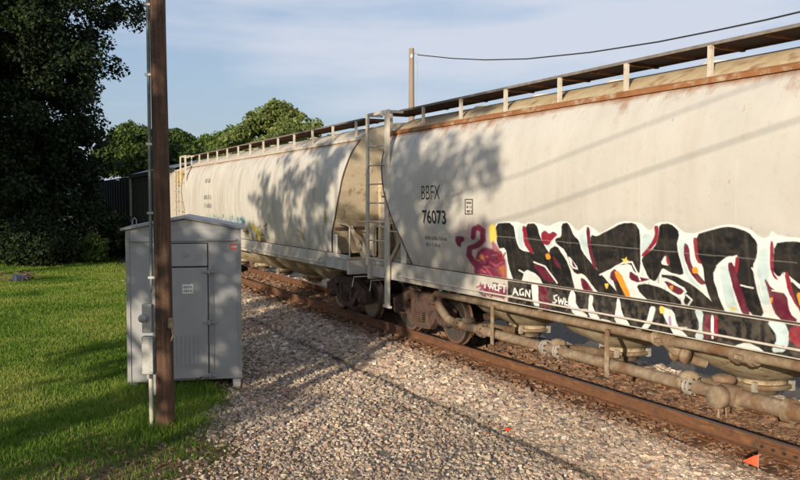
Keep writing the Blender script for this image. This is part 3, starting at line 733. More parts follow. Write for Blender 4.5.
def frame_on_side(name, box, car, car_y, mat):
    x0, y0, x1, y1 = box; cs = [side_yz(*p, car_y) for p in ((x0, y0), (x1, y0), (x1, y1), (x0, y1))]
    cy = sum(c[0] for c in cs)/4; cz = sum(c[1] for c in cs)/4
    vs = [(-(float(hw(z))+0.005), y, z) for y, z in cs] + [(-(float(hw(cz+(z-cz)*0.82))+0.005), cy+(y-cy)*0.82, cz+(z-cz)*0.88) for y, z in cs]
    return MB().add(vs, [(k, (k+1) % 4, 4+(k+1) % 4, 4+k) for k in range(4)]).build(name, mat, car)
frame_on_side('stencil_box', (465, 199, 473, 214.5), car1, 6.55, 'ink_black')
mark('stencil_box_text', BARS((2, 2, 2)), (466.8, 201.5, 471.6, 212.5), car1, 6.55, 'ink_black')

# ---- graffiti: spray paint laid over the side as a fine coloured skin
def inside(px_, py_, poly):
    p = np.array(poly, float); res = np.zeros(px_.shape, bool); n_ = len(p); j = n_-1
    for i in range(n_):
        xi, yi = p[i]; xj, yj = p[j]
        c_ = ((yi > py_) != (yj > py_)) & (px_ < (xj-xi)*(py_-yi)/((yj-yi) if yj != yi else 1e-9)+xi)
        res ^= c_; j = i
    return res
def seg_dist(px_, py_, pts, closed=False):
    d = np.full(px_.shape, 1e9); pts = [np.array(p, float) for p in pts]
    if closed: pts = pts+[pts[0]]
    for a, b_ in zip(pts[:-1], pts[1:]):
        ab = b_-a; L2 = max(ab @ ab, 1e-9)
        t = np.clip(((px_-a[0])*ab[0]+(py_-a[1])*ab[1])/L2, 0, 1)
        d = np.minimum(d, np.hypot(px_-a[0]-t*ab[0], py_-a[1]-t*ab[1]))
    return d
def rounded(poly, it=2):
    p = [tuple(q) for q in poly]
    for _ in range(it):
        q = []
        for a, b_ in zip(p, p[1:]+p[:1]):
            q += [(a[0]*.8+b_[0]*.2, a[1]*.8+b_[1]*.2), (a[0]*.2+b_[0]*.8, a[1]*.2+b_[1]*.8)]
        p = q
    return p
class Paint:
    def __init__(s, car, car_y, y0, y1, z0, z1, step, sidef, name, zstep=None):
        s.car = car; s.name = name
        ys = np.arange(y0, y1, step); zs = np.arange(z0, z1+1e-6, zstep or step)
        s.Y, s.Z = np.meshgrid(ys, zs); s.X = -(sidef(s.Z)+0.005)
        s.px, s.py = project(np.stack([s.X+TX, s.Y+car_y, s.Z], -1))
        jx = (fbm(s.px, s.py, 9, 3)-0.5)*1.2; jy = (fbm(s.px, s.py, 9, 8)-0.5)*1.2
        s.px = s.px+jx; s.py = s.py+jy
        s.rgb = np.zeros(s.px.shape+(3,)); s.a = np.zeros(s.px.shape)
    def dab(s, w, colr):
        w = np.clip(w, 0, 1); c = np.array(colr); na = w + s.a*(1-w)
        k = np.where(na > 1e-6, w/np.maximum(na, 1e-6), 0)[..., None]
        s.rgb = s.rgb*(1-k)+c*k; s.a = na
    def poly(s, colr, p, soft=0.8, rnd=1, grow=0.0):
        p = rounded(p, rnd) if rnd else p
        xs = [q[0] for q in p]; ys = [q[1] for q in p]; mrg = 3+grow
        m_ = (s.px > min(xs)-mrg) & (s.px < max(xs)+mrg) & (s.py > min(ys)-mrg) & (s.py < max(ys)+mrg)
        if not m_.any(): return
        qx, qy = s.px[m_], s.py[m_]; ins = inside(qx, qy, p); d = seg_dist(qx, qy, p, True); sd = np.where(ins, d, -d)+grow
        w = np.zeros(s.px.shape); w[m_] = np.clip(sd/soft+0.5, 0, 1); s.dab(w, colr)
    def line(s, colr, pts, wid, soft=0.5, closed=False, op=1.0):
        d = seg_dist(s.px, s.py, pts, closed); s.dab(np.clip((wid/2-d)/soft+0.5, 0, 1)*op, colr)
    def finish(s, kind='graffiti'):
        a = s.a.copy(); ny_, nx_ = a.shape
        # old paint is a little worn and dusty
        cov = fbm(s.Y, s.Z*3, 0.35, 17, 5); fine = fbm(s.Y, s.Z, 0.06, 23, 3)
        dust = (0.05*smooth(0.35, 0.75, cov) + 0.06*smooth(0.55, 0.8, fine) + 0.16*smooth(1.75, 1.2, s.Z)*smooth(0.4, 0.6, fine))[..., None]
        streak = (0.08*smooth(0.55, 0.8, fbm(s.Y, s.Z*0.06, 0.05, 29, 3)))[..., None]
        s.rgb = s.rgb*(0.85+0.3*cov[..., None]); s.rgb = s.rgb*(1-dust-streak) + np.array([0.30, 0.25, 0.19])*(dust+streak)
        a = a*(1-0.12*smooth(0.55, 0.75, fbm(s.Y+3, s.Z*2, 0.12, 41, 4)))
        s.a = a
        keepv = a > 0.02
        q = np.arange((ny_-1)*(nx_-1)); r0, c0 = q//(nx_-1), q % (nx_-1); b0 = r0*nx_+c0
        Q = np.stack([b0, b0+nx_, b0+nx_+1, b0+1], 1); kv = keepv.ravel()
        Q = Q[kv[Q].any(1)]
        used = np.unique(Q); remap = np.full(kv.size, -1); remap[used] = np.arange(len(used)); Q = remap[Q]
        V = np.stack([s.X, s.Y, s.Z], -1).reshape(-1, 3)[used]
        C = np.concatenate([s.rgb.reshape(-1, 3), a.reshape(-1, 1)], 1)[used]
        return put(s.name, np_mesh(s.name, V, Q, 'spray_paint', [('paint', 'FLOAT_COLOR', 'POINT', C)], smooth=True), s.car)
BLK = (0.012, 0.012, 0.014); WHT = (0.72, 0.74, 0.74); ICE = (0.50, 0.63, 0.66); RED = (0.12, 0.012, 0.035); BRT = (0.24, 0.014, 0.035)
ORG = (0.75, 0.30, 0.03); YEL = (0.75, 0.55, 0.10); MAG = (0.16, 0.018, 0.06); TEAL = (0.25, 0.45, 0.52)
def piece(P):
    # overspray halo and pale fill
    P.line((0.30, 0.16, 0.22), [(468, 232), (478, 232), (482, 250), (474, 262), (488, 280)], 22, 18, op=0.35)
    P.poly(WHT, [(494, 223), (516, 221), (524, 224), (538, 223), (548, 226), (560, 221), (570, 222), (577, 232), (586, 224), (594, 228), (600, 234), (607, 229), (622, 221), (640, 222), (650, 232), (656, 223), (672, 222), (684, 232), (693, 233), (702, 231), (718, 226), (734, 224), (750, 229), (762, 238), (769, 236), (771, 230), (780, 236), (812, 239), (812, 375), (497, 312), (494, 262)], soft=1.0)
    for p in ([(517, 226), (522, 226), (524, 250), (518, 246)], [(541, 228), (548, 230), (556, 256), (566, 270), (574, 288), (566, 282), (552, 262), (544, 246)], [(577, 236), (585, 230), (590, 262), (600, 274), (588, 262), (582, 246)],
              [(642, 232), (652, 236), (653, 246), (644, 252), (640, 262), (645, 276), (641, 276)], [(680, 238), (686, 240), (684, 262), (690, 276), (704, 292), (690, 282), (682, 268), (678, 250)],
              [(719, 268), (728, 264), (732, 290), (740, 316), (732, 314), (724, 300)], [(758, 250), (768, 246), (770, 272), (768, 282), (774, 300), (766, 306), (758, 300), (757, 276)],
              [(606, 276), (612, 274), (624, 300), (618, 299)], [(640, 276), (660, 282), (684, 300), (690, 308), (676, 306), (664, 290)], [(779, 322), (796, 322), (790, 340), (780, 346), (770, 340)]):
        P.poly(ICE, p, soft=1.5)
    top = [(494, 223), (516, 221), (538, 223), (560, 221), (577, 232), (594, 228), (622, 221), (640, 222), (656, 223), (684, 232), (718, 226), (750, 229), (771, 230), (812, 239)]
    P.line((0.66, 0.68, 0.68), top, 7, 7, op=0.35)
    K = []   # black letter bodies
    K.append([(495, 224), (513, 223), (515, 240), (520, 251), (534, 253), (545, 266), (561, 286), (566, 293), (548, 292), (538, 274), (525, 268), (521, 282), (515, 284), (509, 266), (506, 247), (498, 248)])
    K.append([(526, 224), (536, 224), (540, 238), (547, 251), (560, 268), (574, 290), (575, 296), (560, 292), (545, 268), (533, 252), (528, 240)])
    K.append([(562, 224), (568, 223), (573, 236), (579, 241), (581, 252), (594, 267), (608, 283), (624, 300), (604, 297), (584, 278), (572, 270), (566, 250), (557, 244), (555, 239), (562, 237)])
    K.append([(549, 250), (556, 246), (563, 256), (569, 268), (575, 290), (572, 297), (566, 291), (558, 278), (552, 262)])
    K.append([(591, 235), (597, 237), (606, 232), (622, 224), (634, 223), (640, 232), (640, 272), (635, 272), (631, 263), (616, 265), (609, 271), (600, 274), (596, 266), (591, 248)])
    K.append([(637, 285), (647, 284), (665, 290), (680, 300), (682, 307), (672, 311), (652, 303), (641, 293)])
    K.append([(612, 276), (616, 274), (630, 300), (644, 304), (650, 312), (636, 304), (620, 300)])
    K.append([(660, 225), (670, 224), (679, 232), (676, 247), (682, 268), (683, 275), (670, 272), (662, 267), (658, 276), (655, 281), (649, 278), (642, 261), (644, 256), (655, 248), (659, 236)])
    K.append([(659, 275), (675, 276), (692, 285), (712, 302), (720, 315), (704, 313), (690, 306), (684, 303), (686, 294), (678, 287)])
    K.append([(695, 236), (716, 229), (731, 227), (747, 232), (757, 242), (757, 255), (752, 266), (754, 282), (759, 300), (764, 316), (750, 314), (741, 292), (736, 276), (739, 257), (728, 255), (717, 264), (712, 275), (719, 300), (728, 318), (716, 312), (706, 286), (703, 264), (697, 262)])
    K.append([(775, 244), (788, 242), (812, 243), (812, 290), (800, 284), (788, 274), (783, 271), (779, 277), (773, 270)])
    K.append([(790, 280), (800, 290), (812, 294), (812, 326), (803, 316), (795, 300)])
    for p in K: P.poly(WHT, p, soft=1.0, grow=1.7)
    for p in K: P.poly(BLK, p, grow=0.6, soft=0.7)
    rd = random.Random(12)
    for p in K:                                   # runs of paint
        for q in rd.sample(p, 2):
            if q[1] > 262: P.line(BLK, [(q[0], q[1]-1), (q[0]+0.2, q[1]+rd.uniform(3, 8))], 0.5, 0.4, op=0.8)
    # red edges and fills
    for c_, p in ((BRT, [(522, 226), (526, 226), (528, 240), (534, 253), (530, 253), (524, 244)]), (RED, [(586, 226), (590, 228), (591, 248), (597, 268), (594, 270), (588, 250)]),
              (RED, [(533, 263), (543, 266), (556, 282), (548, 282), (540, 276)]), (RED, [(552, 255), (556, 258), (562, 270), (556, 266)]), (BRT, [(541, 233), (545, 230), (549, 234), (553, 231), (558, 234), (552, 240), (548, 246), (542, 243)]),
              (WHT, [(567, 254), (580, 270), (571, 268)]), (RED, [(571, 259), (577, 268), (573, 267)]), (WHT, [(575, 275), (583, 273), (590, 282), (600, 297), (594, 301), (584, 294), (578, 284)]), (RED, [(580, 277), (586, 280), (595, 294), (588, 297), (582, 287)]),
              (RED, [(610, 272), (615, 268), (620, 278), (617, 282), (610, 279)]), (ORG, [(613, 272), (619, 270), (632, 298), (627, 299)]), (RED, [(630, 270), (637, 276), (651, 280), (641, 284), (629, 279)]),
              (BRT, [(654, 226), (659, 226), (658, 240), (651, 250), (643, 257), (641, 255), (650, 245), (655, 235)]), (WHT, [(660, 264), (666, 254), (670, 266)]), (BRT, [(666, 253), (670, 262), (668, 266), (666, 260)]),
              (WHT, [(659, 277), (668, 278), (688, 290), (681, 298), (668, 291)]), (RED, [(663, 279), (685, 290), (680, 296), (670, 290)]), (RED, [(684, 242), (689, 246), (691, 264), (698, 274), (707, 284), (700, 285), (690, 273), (684, 257)]),
              (BRT, [(693, 237), (697, 238), (698, 256), (702, 264), (697, 262), (694, 252)]), (BRT, [(736, 256), (740, 258), (737, 276), (734, 270)]), (RED, [(727, 263), (733, 262), (741, 288), (751, 316), (743, 316), (734, 292)]),
              (BRT, [(770, 240), (774, 243), (773, 271), (779, 281), (774, 278), (770, 268)]), (BRT, [(784, 272), (789, 273), (795, 300), (803, 312), (796, 306), (788, 292)]),
              (RED, [(764, 276), (772, 289), (786, 293), (790, 314), (799, 321), (788, 328), (776, 316), (770, 300)]), (ORG, [(796, 292), (806, 294), (808, 312), (800, 308)]),
              (ORG, [(545, 254), (549, 253), (551, 258), (547, 260)]), (ORG, [(692, 268), (697, 267), (699, 273), (693, 274)]), (ORG, [(669, 286), (674, 285), (672, 291)]), (ORG, [(769, 298), (773, 297), (772, 304)]), (YEL, [(730, 307), (735, 306), (734, 312)]),
              (YEL, [(604, 284), (609, 283), (607, 290)])):
        P.poly(c_, p, soft=0.6)
    st = [(625+4.5*math.cos(a)*(1 if k % 2 == 0 else 0.45), 261+4.5*math.sin(a)*(1 if k % 2 == 0 else 0.45)) for k, a in enumerate(np.linspace(0, 2*math.pi, 10, endpoint=False))]
    P.poly(YEL, st, rnd=0)
    for pts in ([(519, 270), (533, 278), (548, 292)], [(534, 262), (545, 266), (557, 283)], [(600, 275), (610, 270), (622, 263), (632, 262), (637, 272), (640, 280)], [(637, 283), (650, 281), (666, 287)], [(741, 285), (753, 288)], [(717, 266), (727, 258), (737, 256)], [(686, 295), (692, 300), (688, 306)],
                [(622, 300), (636, 304), (650, 311)], [(752, 268), (758, 278), (762, 296)], [(772, 290), (787, 293), (792, 312)], [(776, 316), (790, 329), (799, 321)]):
        P.line(WHT, pts, 1.5)
    P.line((0.45, 0.43, 0.42), [(x, 247+(x-620)*16/180) for x in range(497, 813, 20)], 0.7, op=0.35)
    # left scribble
    P.poly(YEL, [(489, 225), (495, 223), (497, 240), (490, 244)], soft=1.5)
    P.poly(MAG, [(476, 254), (484, 247), (492, 249), (500, 250), (507, 262), (507, 300), (479, 291), (474, 275)], soft=2.5)
    P.poly((0.35, 0.12, 0.14), [(492, 240), (498, 246), (500, 254), (493, 250)], soft=2.5)
    P.poly((0.5, 0.2, 0.05), [(479, 256), (483, 254), (485, 260), (482, 262)], soft=2); P.poly((0.42, 0.13, 0.05), [(497, 268), (506, 264), (506, 280), (501, 276)], soft=3)
    P.poly(BRT, [(496, 250), (502, 252), (502, 262), (497, 262)], soft=1)
    P.line(MAG, [(473, 237), (474, 229), (478, 227), (483, 231), (483, 240), (478, 245), (470, 248), (469, 255), (473, 262), (479, 268), (482, 278)], 5.0, 1.5)
    rr = random.Random(8)
    for k in range(42):
        x = rr.uniform(472, 506); y = rr.uniform(250, 292); dx, dy = rr.uniform(-6, 6), rr.uniform(-6, 6)
        if x < 478 and y < 262: continue
        P.line(rr.choice([(0.30, 0.04, 0.10), (0.15, 0.015, 0.05), (0.42, 0.10, 0.16), (0.55, 0.22, 0.06), (0.10, 0.02, 0.06), (0.38, 0.30, 0.34), (0.28, 0.03, 0.04)]), [(x, y), (x+dx*0.6, y+dy*0.3), (x+dx, y+dy)], rr.uniform(0.7, 2.4), 0.9, op=rr.uniform(0.35, 0.9))
    P.line((0.42, 0.06, 0.14), [(490, 262), (496, 266), (502, 262)], 1.5); P.line((0.42, 0.06, 0.14), [(486, 268), (492, 276)], 1.5)
    P.poly(MAG, [(456, 236), (464, 237), (464, 241), (461, 242), (461, 247), (458, 246), (455, 240)], soft=1.2)
    P.poly(MAG, [(462, 273), (466, 272), (466, 278), (462, 278)], soft=1.5); P.poly(MAG, [(470, 280), (477, 282), (476, 287), (469, 285)], soft=2)
    for pts in ([(483, 282), (488, 282.5)], [(485.5, 282), (485, 288)], [(488.5, 284), (490, 288.5), (491.5, 285), (493, 289), (494.5, 284.5)], [(495.5, 284.5), (495.3, 289.5), (498, 290)], [(499, 285), (501.5, 285.5)], [(499, 285), (498.8, 291)], [(499, 288), (501, 288.3)], [(502.5, 285.5), (506, 286.5)], [(504.2, 286), (504, 292)]):
        P.line(WHT, pts, 1.1)
def sillpiece(P):
    P.poly(MAG, [(480, 284), (507, 288), (506, 298), (494, 296), (484, 291)], soft=3)
    rr = random.Random(9)
    for k in range(16):
        x = rr.uniform(480, 505); y = rr.uniform(284, 298)
        P.line(rr.choice([(0.30, 0.04, 0.10), (0.12, 0.015, 0.05), (0.38, 0.10, 0.16)]), [(x, y), (x+rr.uniform(-5, 5), y+rr.uniform(-4, 4))], rr.uniform(0.8, 2.2), 0.9, op=0.7)
    for pts in ([(483, 282), (488, 282.5)], [(485.5, 282), (485, 288)], [(488.5, 284), (490, 288.5), (491.5, 285), (493, 289), (494.5, 284.5)], [(495.5, 284.5), (495.3, 289.5), (498, 290)], [(499, 285), (501.5, 285.5)], [(499, 285), (498.8, 291)], [(499, 288), (501, 288.3)], [(502.5, 285.5), (506, 286.5)], [(504.2, 286), (504, 292)]):
        P.line(WHT, pts, 1.1)
    P.poly(BLK, [(508, 280), (812, 320), (812, 380), (508, 305)], soft=1, rnd=0)
    for c_, p in ((WHT, [(531, 282), (538, 283), (540, 307), (533, 305)]), (RED, [(538, 284), (548, 287), (549, 309), (539, 306)]), (WHT, [(571, 290), (575, 292), (576, 305), (590, 318), (574, 316), (568, 300)]),
                  (WHT, [(589, 294), (594, 296), (592, 306), (602, 322), (588, 318)]), (WHT, [(617, 298), (620, 299), (621, 312), (632, 328), (614, 324)]), (WHT, [(650, 306), (656, 307), (652, 322), (646, 331), (640, 330), (648, 318)]),
                  (WHT, [(662, 306), (674, 311), (677, 326), (690, 338), (676, 338), (664, 318)]), (YEL, [(659, 306), (664, 306), (665, 313), (660, 314)]), ((0.35, 0.25, 0.42), [(668, 316), (671, 316), (672, 326), (669, 326)]),
                  (ICE, [(694, 308), (704, 312), (702, 326), (704, 340), (694, 338), (700, 326)]), (RED, [(704, 314), (711, 314), (711, 338), (703, 338)]), (WHT, [(711, 315), (714, 315), (714, 339), (711, 338)]), (BRT, [(714, 315), (718, 316), (718, 338), (714, 338)]),
                  (ICE, [(766, 320), (784, 322), (790, 334), (786, 352), (770, 352), (778, 338)]), (BRT, [(790, 326), (812, 326), (812, 352), (800, 348), (788, 340)]), (WHT, [(734, 346), (746, 342), (762, 349), (766, 356), (730, 350)]), (WHT, [(600, 318), (612, 321), (616, 326), (602, 324)])):
        P.poly(c_, p, soft=0.6)
    for pts in ([(513, 294), (515, 288), (518, 295)], [(514, 292), (517, 292)], [(523, 288.5), (520, 290), (520, 294.5), (523.5, 295), (523, 292.5)], [(525.5, 296), (526, 290), (529.5, 296.5), (530, 290.5)],
                [(557, 295), (554, 296), (554.5, 299), (557, 300.5), (555, 303), (553, 302.5)], [(558.5, 297), (559.5, 303.5), (561, 299), (562.5, 304), (564, 298)], [(565.5, 299), (565, 304.5), (568, 305)], [(565.3, 301.7), (567.5, 302)], [(569, 306), (569, 299.5), (572, 301), (569.3, 303), (572, 306)]):
        P.line(WHT, pts, 1.2)
P = Paint(car1, 6.55, -3.0, 7.15, 1.492, 2.62, 0.010, hw, 'graffiti', 0.0078); piece(P); P.finish()
P = Paint(car1, 6.55, -3.0, 7.15, 1.152, 1.476, 0.010, lambda z: np.full_like(z, SILL_X), 'sill_graffiti', 0.0078); sillpiece(P); piece_tags = P.finish()
def far_blue(P):
    rr = random.Random(3)
    P.line((0.42, 0.54, 0.57), [(210, 221), (242, 224)], 9, 7, op=0.55)
    for k in range(46):
        x = 207 + rr.uniform(0, 38); h = rr.uniform(2.5, 9); b_ = 226 + (x-206)*0.07 - rr.uniform(0, 5); dx = rr.uniform(-1.2, 1.2)
        P.line(rr.choice([TEAL, (0.08, 0.20, 0.30), (0.62, 0.70, 0.70), (0.20, 0.38, 0.48), (0.45, 0.30, 0.28)]), [(x, b_), (x+dx*0.4, b_-h*0.5), (x+dx, b_-h)], rr.uniform(0.5, 1.3), 0.6, op=rr.uniform(0.5, 0.95))
    P.line((0.05, 0.16, 0.25), [(241, 219), (244, 222), (240, 226)], 2.2, 1)
def far_yellow(P):
    rr = random.Random(4)
    P.line((0.45, 0.40, 0.28), [(246, 228), (254, 236), (264, 242)], 9, 8, op=0.5)
    for k in range(44):
        x = rr.uniform(243, 266); y = rr.uniform(226, 243); dx, dy = rr.uniform(-3, 3), rr.uniform(-3, 3)
        P.line(rr.choice([(0.6, 0.48, 0.10), (0.45, 0.36, 0.16), (0.55, 0.50, 0.45), (0.08, 0.12, 0.13), (0.35, 0.47, 0.50), WHT, (0.05, 0.05, 0.05)]), [(x, y), (x+dx*0.6, y+dy*0.3), (x+dx, y+dy)], rr.uniform(0.5, 1.6), 0.7, op=rr.uniform(0.5, 0.95))
    P.line((0.6, 0.5, 0.06), [(251, 225), (257, 231), (260, 239)], 2.5, 1.2, op=0.8)
    P.line((0.45, 0.10, 0.07), [(262, 241), (266, 243)], 3, 1.2, op=0.8)
for fn in (far_blue, far_yellow, lambda P: P.line((0.50, 0.33, 0.08), [(324.5, 211), (325, 222)], 1.6, 1.0, op=0.8), lambda P: P.line((0.40, 0.32, 0.14), [(298, 230), (302, 234), (303, 239)], 2.2, 1.6, op=0.6)):
    P = Paint(car2, 24.5, -7.4, 7.4, 1.492, 2.6, 0.02, hw, 'graffiti', 0.014); fn(P); P.finish()

# ---- ribbed hopper further along
def ribbed_car(yc, half, label):
    car = thing('hopper_car', label, 'hopper car', (TX, yc, 0), 0, 'pale covered hopper cars coupled in the train')
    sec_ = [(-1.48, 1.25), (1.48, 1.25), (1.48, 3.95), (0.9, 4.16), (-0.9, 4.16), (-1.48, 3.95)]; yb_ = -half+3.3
    MB().prism(sec_, -half+0.5, yb_, 'Y').build('sunlit_end', 'ribbed_paint', car)  # sunlit near end keeps the pale car paint
    MB().prism(sec_, yb_, half-0.5, 'Y').build('body', 'shade_green', car)  # rest of the pale car: tree shade painted in as dark green
    MB().box((-0.95, -half+0.44, 3.62), (1.0, 0.10, 0.62), bev=0.01).build('end_panel', 'yellow_paint', car)
    for s in (-1, 1):
        for y in np.arange(-half+0.6, half-0.5, 0.72):
            MB().box((s*1.53, y, 2.58), (0.09, 0.10, 2.66)).build('side_post', 'ribbed_paint' if y < yb_ else 'shade_green', car)
        MB().box((s*1.545, 0, 3.96), (0.13, 2*half-1.0, 0.14)).build('top_chord', 'shade_green', car)
        MB().box((s*1.545, 0, 1.20), (0.13, 2*half-0.2, 0.20)).build('side_sill', 'shade_green', car)
        MB().prism([(s*0.2, 4.42), (s*1.52, 4.05), (s*1.56, 4.09), (s*0.2, 4.47)], -half+0.45, half-0.45, 'Y').build('roof_panel', 'blue_roof', car)
        for e in (-1, 1):
            lad = MB().box((s*1.5, e*(half-0.08), 2.6), (0.05, 0.05, 2.7)).box((s*1.5, e*(half-0.48), 2.6), (0.05, 0.05, 2.7)).build('side_ladder', 'white_trim', car)
            for z in np.arange(1.5, 4, 0.4): MB().tube([(s*1.53, e*(half-0.08), z), (s*1.53, e*(half-0.48), z)], 0.014, 6).build('rung', 'white_trim', lad)
    for e in (-1, 1):
        MB().prism([(e*(half-0.5), 3.9), (e*(half-0.5), 2.2), (e*(half-0.08), 1.4), (e*(half-0.2), 1.4), (e*(half-0.9), 2.2)], -0.4, 0.4).build('end_brace', 'ribbed_paint', car)
        MB().box((0, e*(half-0.1), 1.2), (3.0, 0.16, 0.3)).build('end_sill', 'ribbed_paint', car)
        MB().box((0, e*(half+0.2), 0.88), (0.22, 0.6, 0.24), bev=0.04).build('coupler', 'truck_iron', car)
    for y in (-2.4, 2.4):
        MB().add([(-1.3, y-1.6, 1.25), (1.3, y-1.6, 1.25), (1.3, y+1.6, 1.25), (-1.3, y+1.6, 1.25), (-0.5, y-0.4, 0.45), (0.5, y-0.4, 0.45), (0.5, y+0.4, 0.45), (-0.5, y+0.4, 0.45)],
                 [(0, 1, 5, 4), (1, 2, 6, 5), (2, 3, 7, 6), (3, 0, 4, 7), (4, 5, 6, 7), (0, 3, 2, 1)]).build('outlet_hopper', 'ribbed_paint', car)
    truck(car, half-1.5); truck(car, -half+1.5)
    return car
ribbed_car(40.2, 6.3, 'pale ribbed hopper car, shaded length coloured dark green, grey roof, beyond the wooden pole')
def dark_car(yc, half, label):
    car = thing('freight_car', label, 'freight car', (TX, yc, 0), 0, 'dark freight cars in the shade of the big tree')
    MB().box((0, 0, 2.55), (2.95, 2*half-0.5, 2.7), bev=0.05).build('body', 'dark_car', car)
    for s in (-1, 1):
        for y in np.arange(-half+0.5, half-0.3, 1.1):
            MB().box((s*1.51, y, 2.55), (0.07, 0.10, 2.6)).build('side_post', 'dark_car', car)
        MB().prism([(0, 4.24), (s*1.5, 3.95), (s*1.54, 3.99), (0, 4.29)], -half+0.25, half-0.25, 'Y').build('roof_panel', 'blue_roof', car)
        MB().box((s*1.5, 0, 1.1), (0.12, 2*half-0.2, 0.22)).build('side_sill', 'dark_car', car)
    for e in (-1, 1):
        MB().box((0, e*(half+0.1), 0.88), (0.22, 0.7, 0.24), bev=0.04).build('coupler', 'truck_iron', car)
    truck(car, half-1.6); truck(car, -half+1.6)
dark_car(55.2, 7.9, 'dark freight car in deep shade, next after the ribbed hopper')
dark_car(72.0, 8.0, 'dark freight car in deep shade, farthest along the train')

# ------------------------------------------------------------------ equipment shelter
SC = on_z(186, 388, LAWN+0.0); SYAW = -YAW + R(12)
sh = thing('equipment_shelter', 'grey metal equipment shelter with gabled roof behind the wooden pole', 'shelter', (SC.x, SC.y, LAWN), SYAW)
# local frame: +x right, +y away from the viewer, front at y=0
W, D, H = 1.80, 1.80, 2.57; B0 = 0.13
MB().box((0, D/2, (H+B0)/2), (W, D, H-B0)).build('wall', 'shelter_paint', sh)
ga = MB().prism([(-W/2, H+0.002), (W/2, H+0.002), (0, H+0.17)], 0.002, D-0.002, 'Y'); ga.build('gable', 'shelter_paint', sh)
for s in (-1, 1):
    rp = MB().prism([(0, H+0.185), (s*(W/2+0.07), H-0.005), (s*(W/2+0.07), H+0.035), (0, H+0.225)], -0.07, D+0.07, 'Y').build('roof_panel', 'shelter_trim', sh)
    MB().box((s*(W/2-0.03), -0.008, (H+B0)/2), (0.06, 0.016, H-B0-0.004)).build('corner_trim', 'shelter_trim', sh)
    for y in (0.05, D-0.05):
        MB().box((s*(W/2-0.09), y, 0.0), (0.12, 0.12, 0.24)).build('foot', 'shelter_trim', sh)
MB().box((0, -0.020, H-0.165), (W-0.13, 0.038, 0.035), bev=0.006).build('drip_edge', 'shelter_trim', sh)
for q in (-0.82, 0.80):
    lb = MB().tube([(q*W/2, 0.10, H+0.05), (q*W/2, 0.10, H+0.16), (q*W/2-0.03, 0.10, H+0.20), (q*W/2-0.06, 0.10, H+0.16), (q*W/2-0.06, 0.10, H+0.06)], 0.010, 6) if q < 0 else None
    if lb: lb.build('lifting_eye', 'shelter_trim', sh)
MB().box((0.03, -0.018, 2.165), (0.66, 0.034, 0.36), bev=0.008).build('upper_panel', 'shelter_paint', sh)
MB().lathe([(0.03, 0), (0.03, 0.03), (0.012, 0.04), (0, 0.04)], (0.02, -0.06, 2.17), 'Y', 12).build('panel_knob', 'shelter_trim', sh)
MB().box((0.03, -0.004, 1.255), (0.69, 0.008, 2.21)).build('door_gasket', 'seam_dark', sh)
door = MB().box((0.03, -0.020, 1.06), (0.66, 0.034, 1.80), bev=0.008).build('door', 'shelter_paint', sh)
for z in (1.89, 1.07, 0.20):
    MB().box((0.39, -0.042, z), (0.22, 0.022, 0.04), bev=0.005).box((0.385, -0.055, z), (0.04, 0.04, 0.075), bev=0.008).build('hinge', 'shelter_trim', door)
MB().box((0.44, -0.008, 1.06), (0.03, 0.016, 1.86)).build('door_jamb', 'shelter_trim', sh)
lvp = MB().box((0.01, -0.038, 0.62), (0.44, 0.006, 0.56)).build('vent_panel', 'shelter_paint', door)
for k in range(6):
    MB().box((-0.155+k*0.066, -0.046, 0.62), (0.030, 0.014, 0.50), bev=0.004).build('vent_louver', 'shelter_paint', door)
sg = MB().box((0.05, -0.040, 1.62), (0.17, 0.006, 0.15)).build('notice', 'sign_white', door)
def flat_text(name, txt, parent, x, y, z, w, h, mat, bold=0.0):
    me = text_mesh(txt, 1.0, bold); co = np.array([v.co[:] for v in me.vertices]); mn, mx_ = co.min(0), co.max(0)
    P_ = np.stack([x+(co[:, 0]-mn[0])/(mx_[0]-mn[0])*w-w/2, np.full(len(co), y), z+(co[:, 1]-mn[1])/(mx_[1]-mn[1])*h-h/2], 1)
    me.vertices.foreach_set('co', P_.astype(np.float32).ravel()); me.materials.clear(); me.materials.append(MATS[mat]); me.update()
    return tag(put(name, me, parent), kind='stuff')
flat_text('notice_print', BARS((4, 4)), door, 0.05, -0.045, 1.62, 0.13, 0.10, 'ink_faded', 0.03)
MB().box((0.79, -0.004, 2.29), (0.13, 0.005, 0.09)).build('sticker', 'sticker_red', sh)
flat_text('sticker_print', BARS((2,)), sh, 0.79, -0.0075, 2.29, 0.08, 0.05, 'sign_white', 0.03)
MB().box((-0.33, -0.04, 1.10), (0.03, 0.05, 0.16), bev=0.01).build('door_handle', 'shelter_trim', door)

# ------------------------------------------------------------------ near utility pole
PB = on_z(165.5, 429, LAWN)
up = thing('utility_pole', 'brown wooden pole with meter box and conduit in front of the grey shelter', 'utility pole', (PB.x, PB.y, LAWN-0.02), -YAW)
MB().tube([(0, 0, -0.3), (0, 0, 2.2), (-0.02, 0, 5.0), (-0.03, 0, 9.0)], [0.122, 0.112, 0.102, 0.09], 20).build('shaft', 'pole_wood', up)
cd = MB().tube([(-0.155, -0.01, 1.85), (-0.150, -0.01, 4.0), (-0.145, -0.01, 7.2)], 0.022, 10).build('riser_conduit', 'conduit_green', up)
for z in (2.05, 2.9, 3.8, 4.7, 5.6): MB().box((-0.14, -0.01, z), (0.10, 0.06, 0.03)).build('conduit_strap', 'galvanised', cd)
MB().tube([(-0.175, -0.02, -0.05), (-0.178, -0.02, 0.75)], 0.030, 12).build('lower_conduit', 'conduit_white', up)
MB().box((-0.11, -0.03, 1.22), (0.045, 0.06, 1.45)).build('back_board', 'galvanised', up)
mbx = MB().box((-0.19, -0.07, 1.52), (0.13, 0.10, 0.38), bev=0.012).build('meter_box', 'galvanised', up)
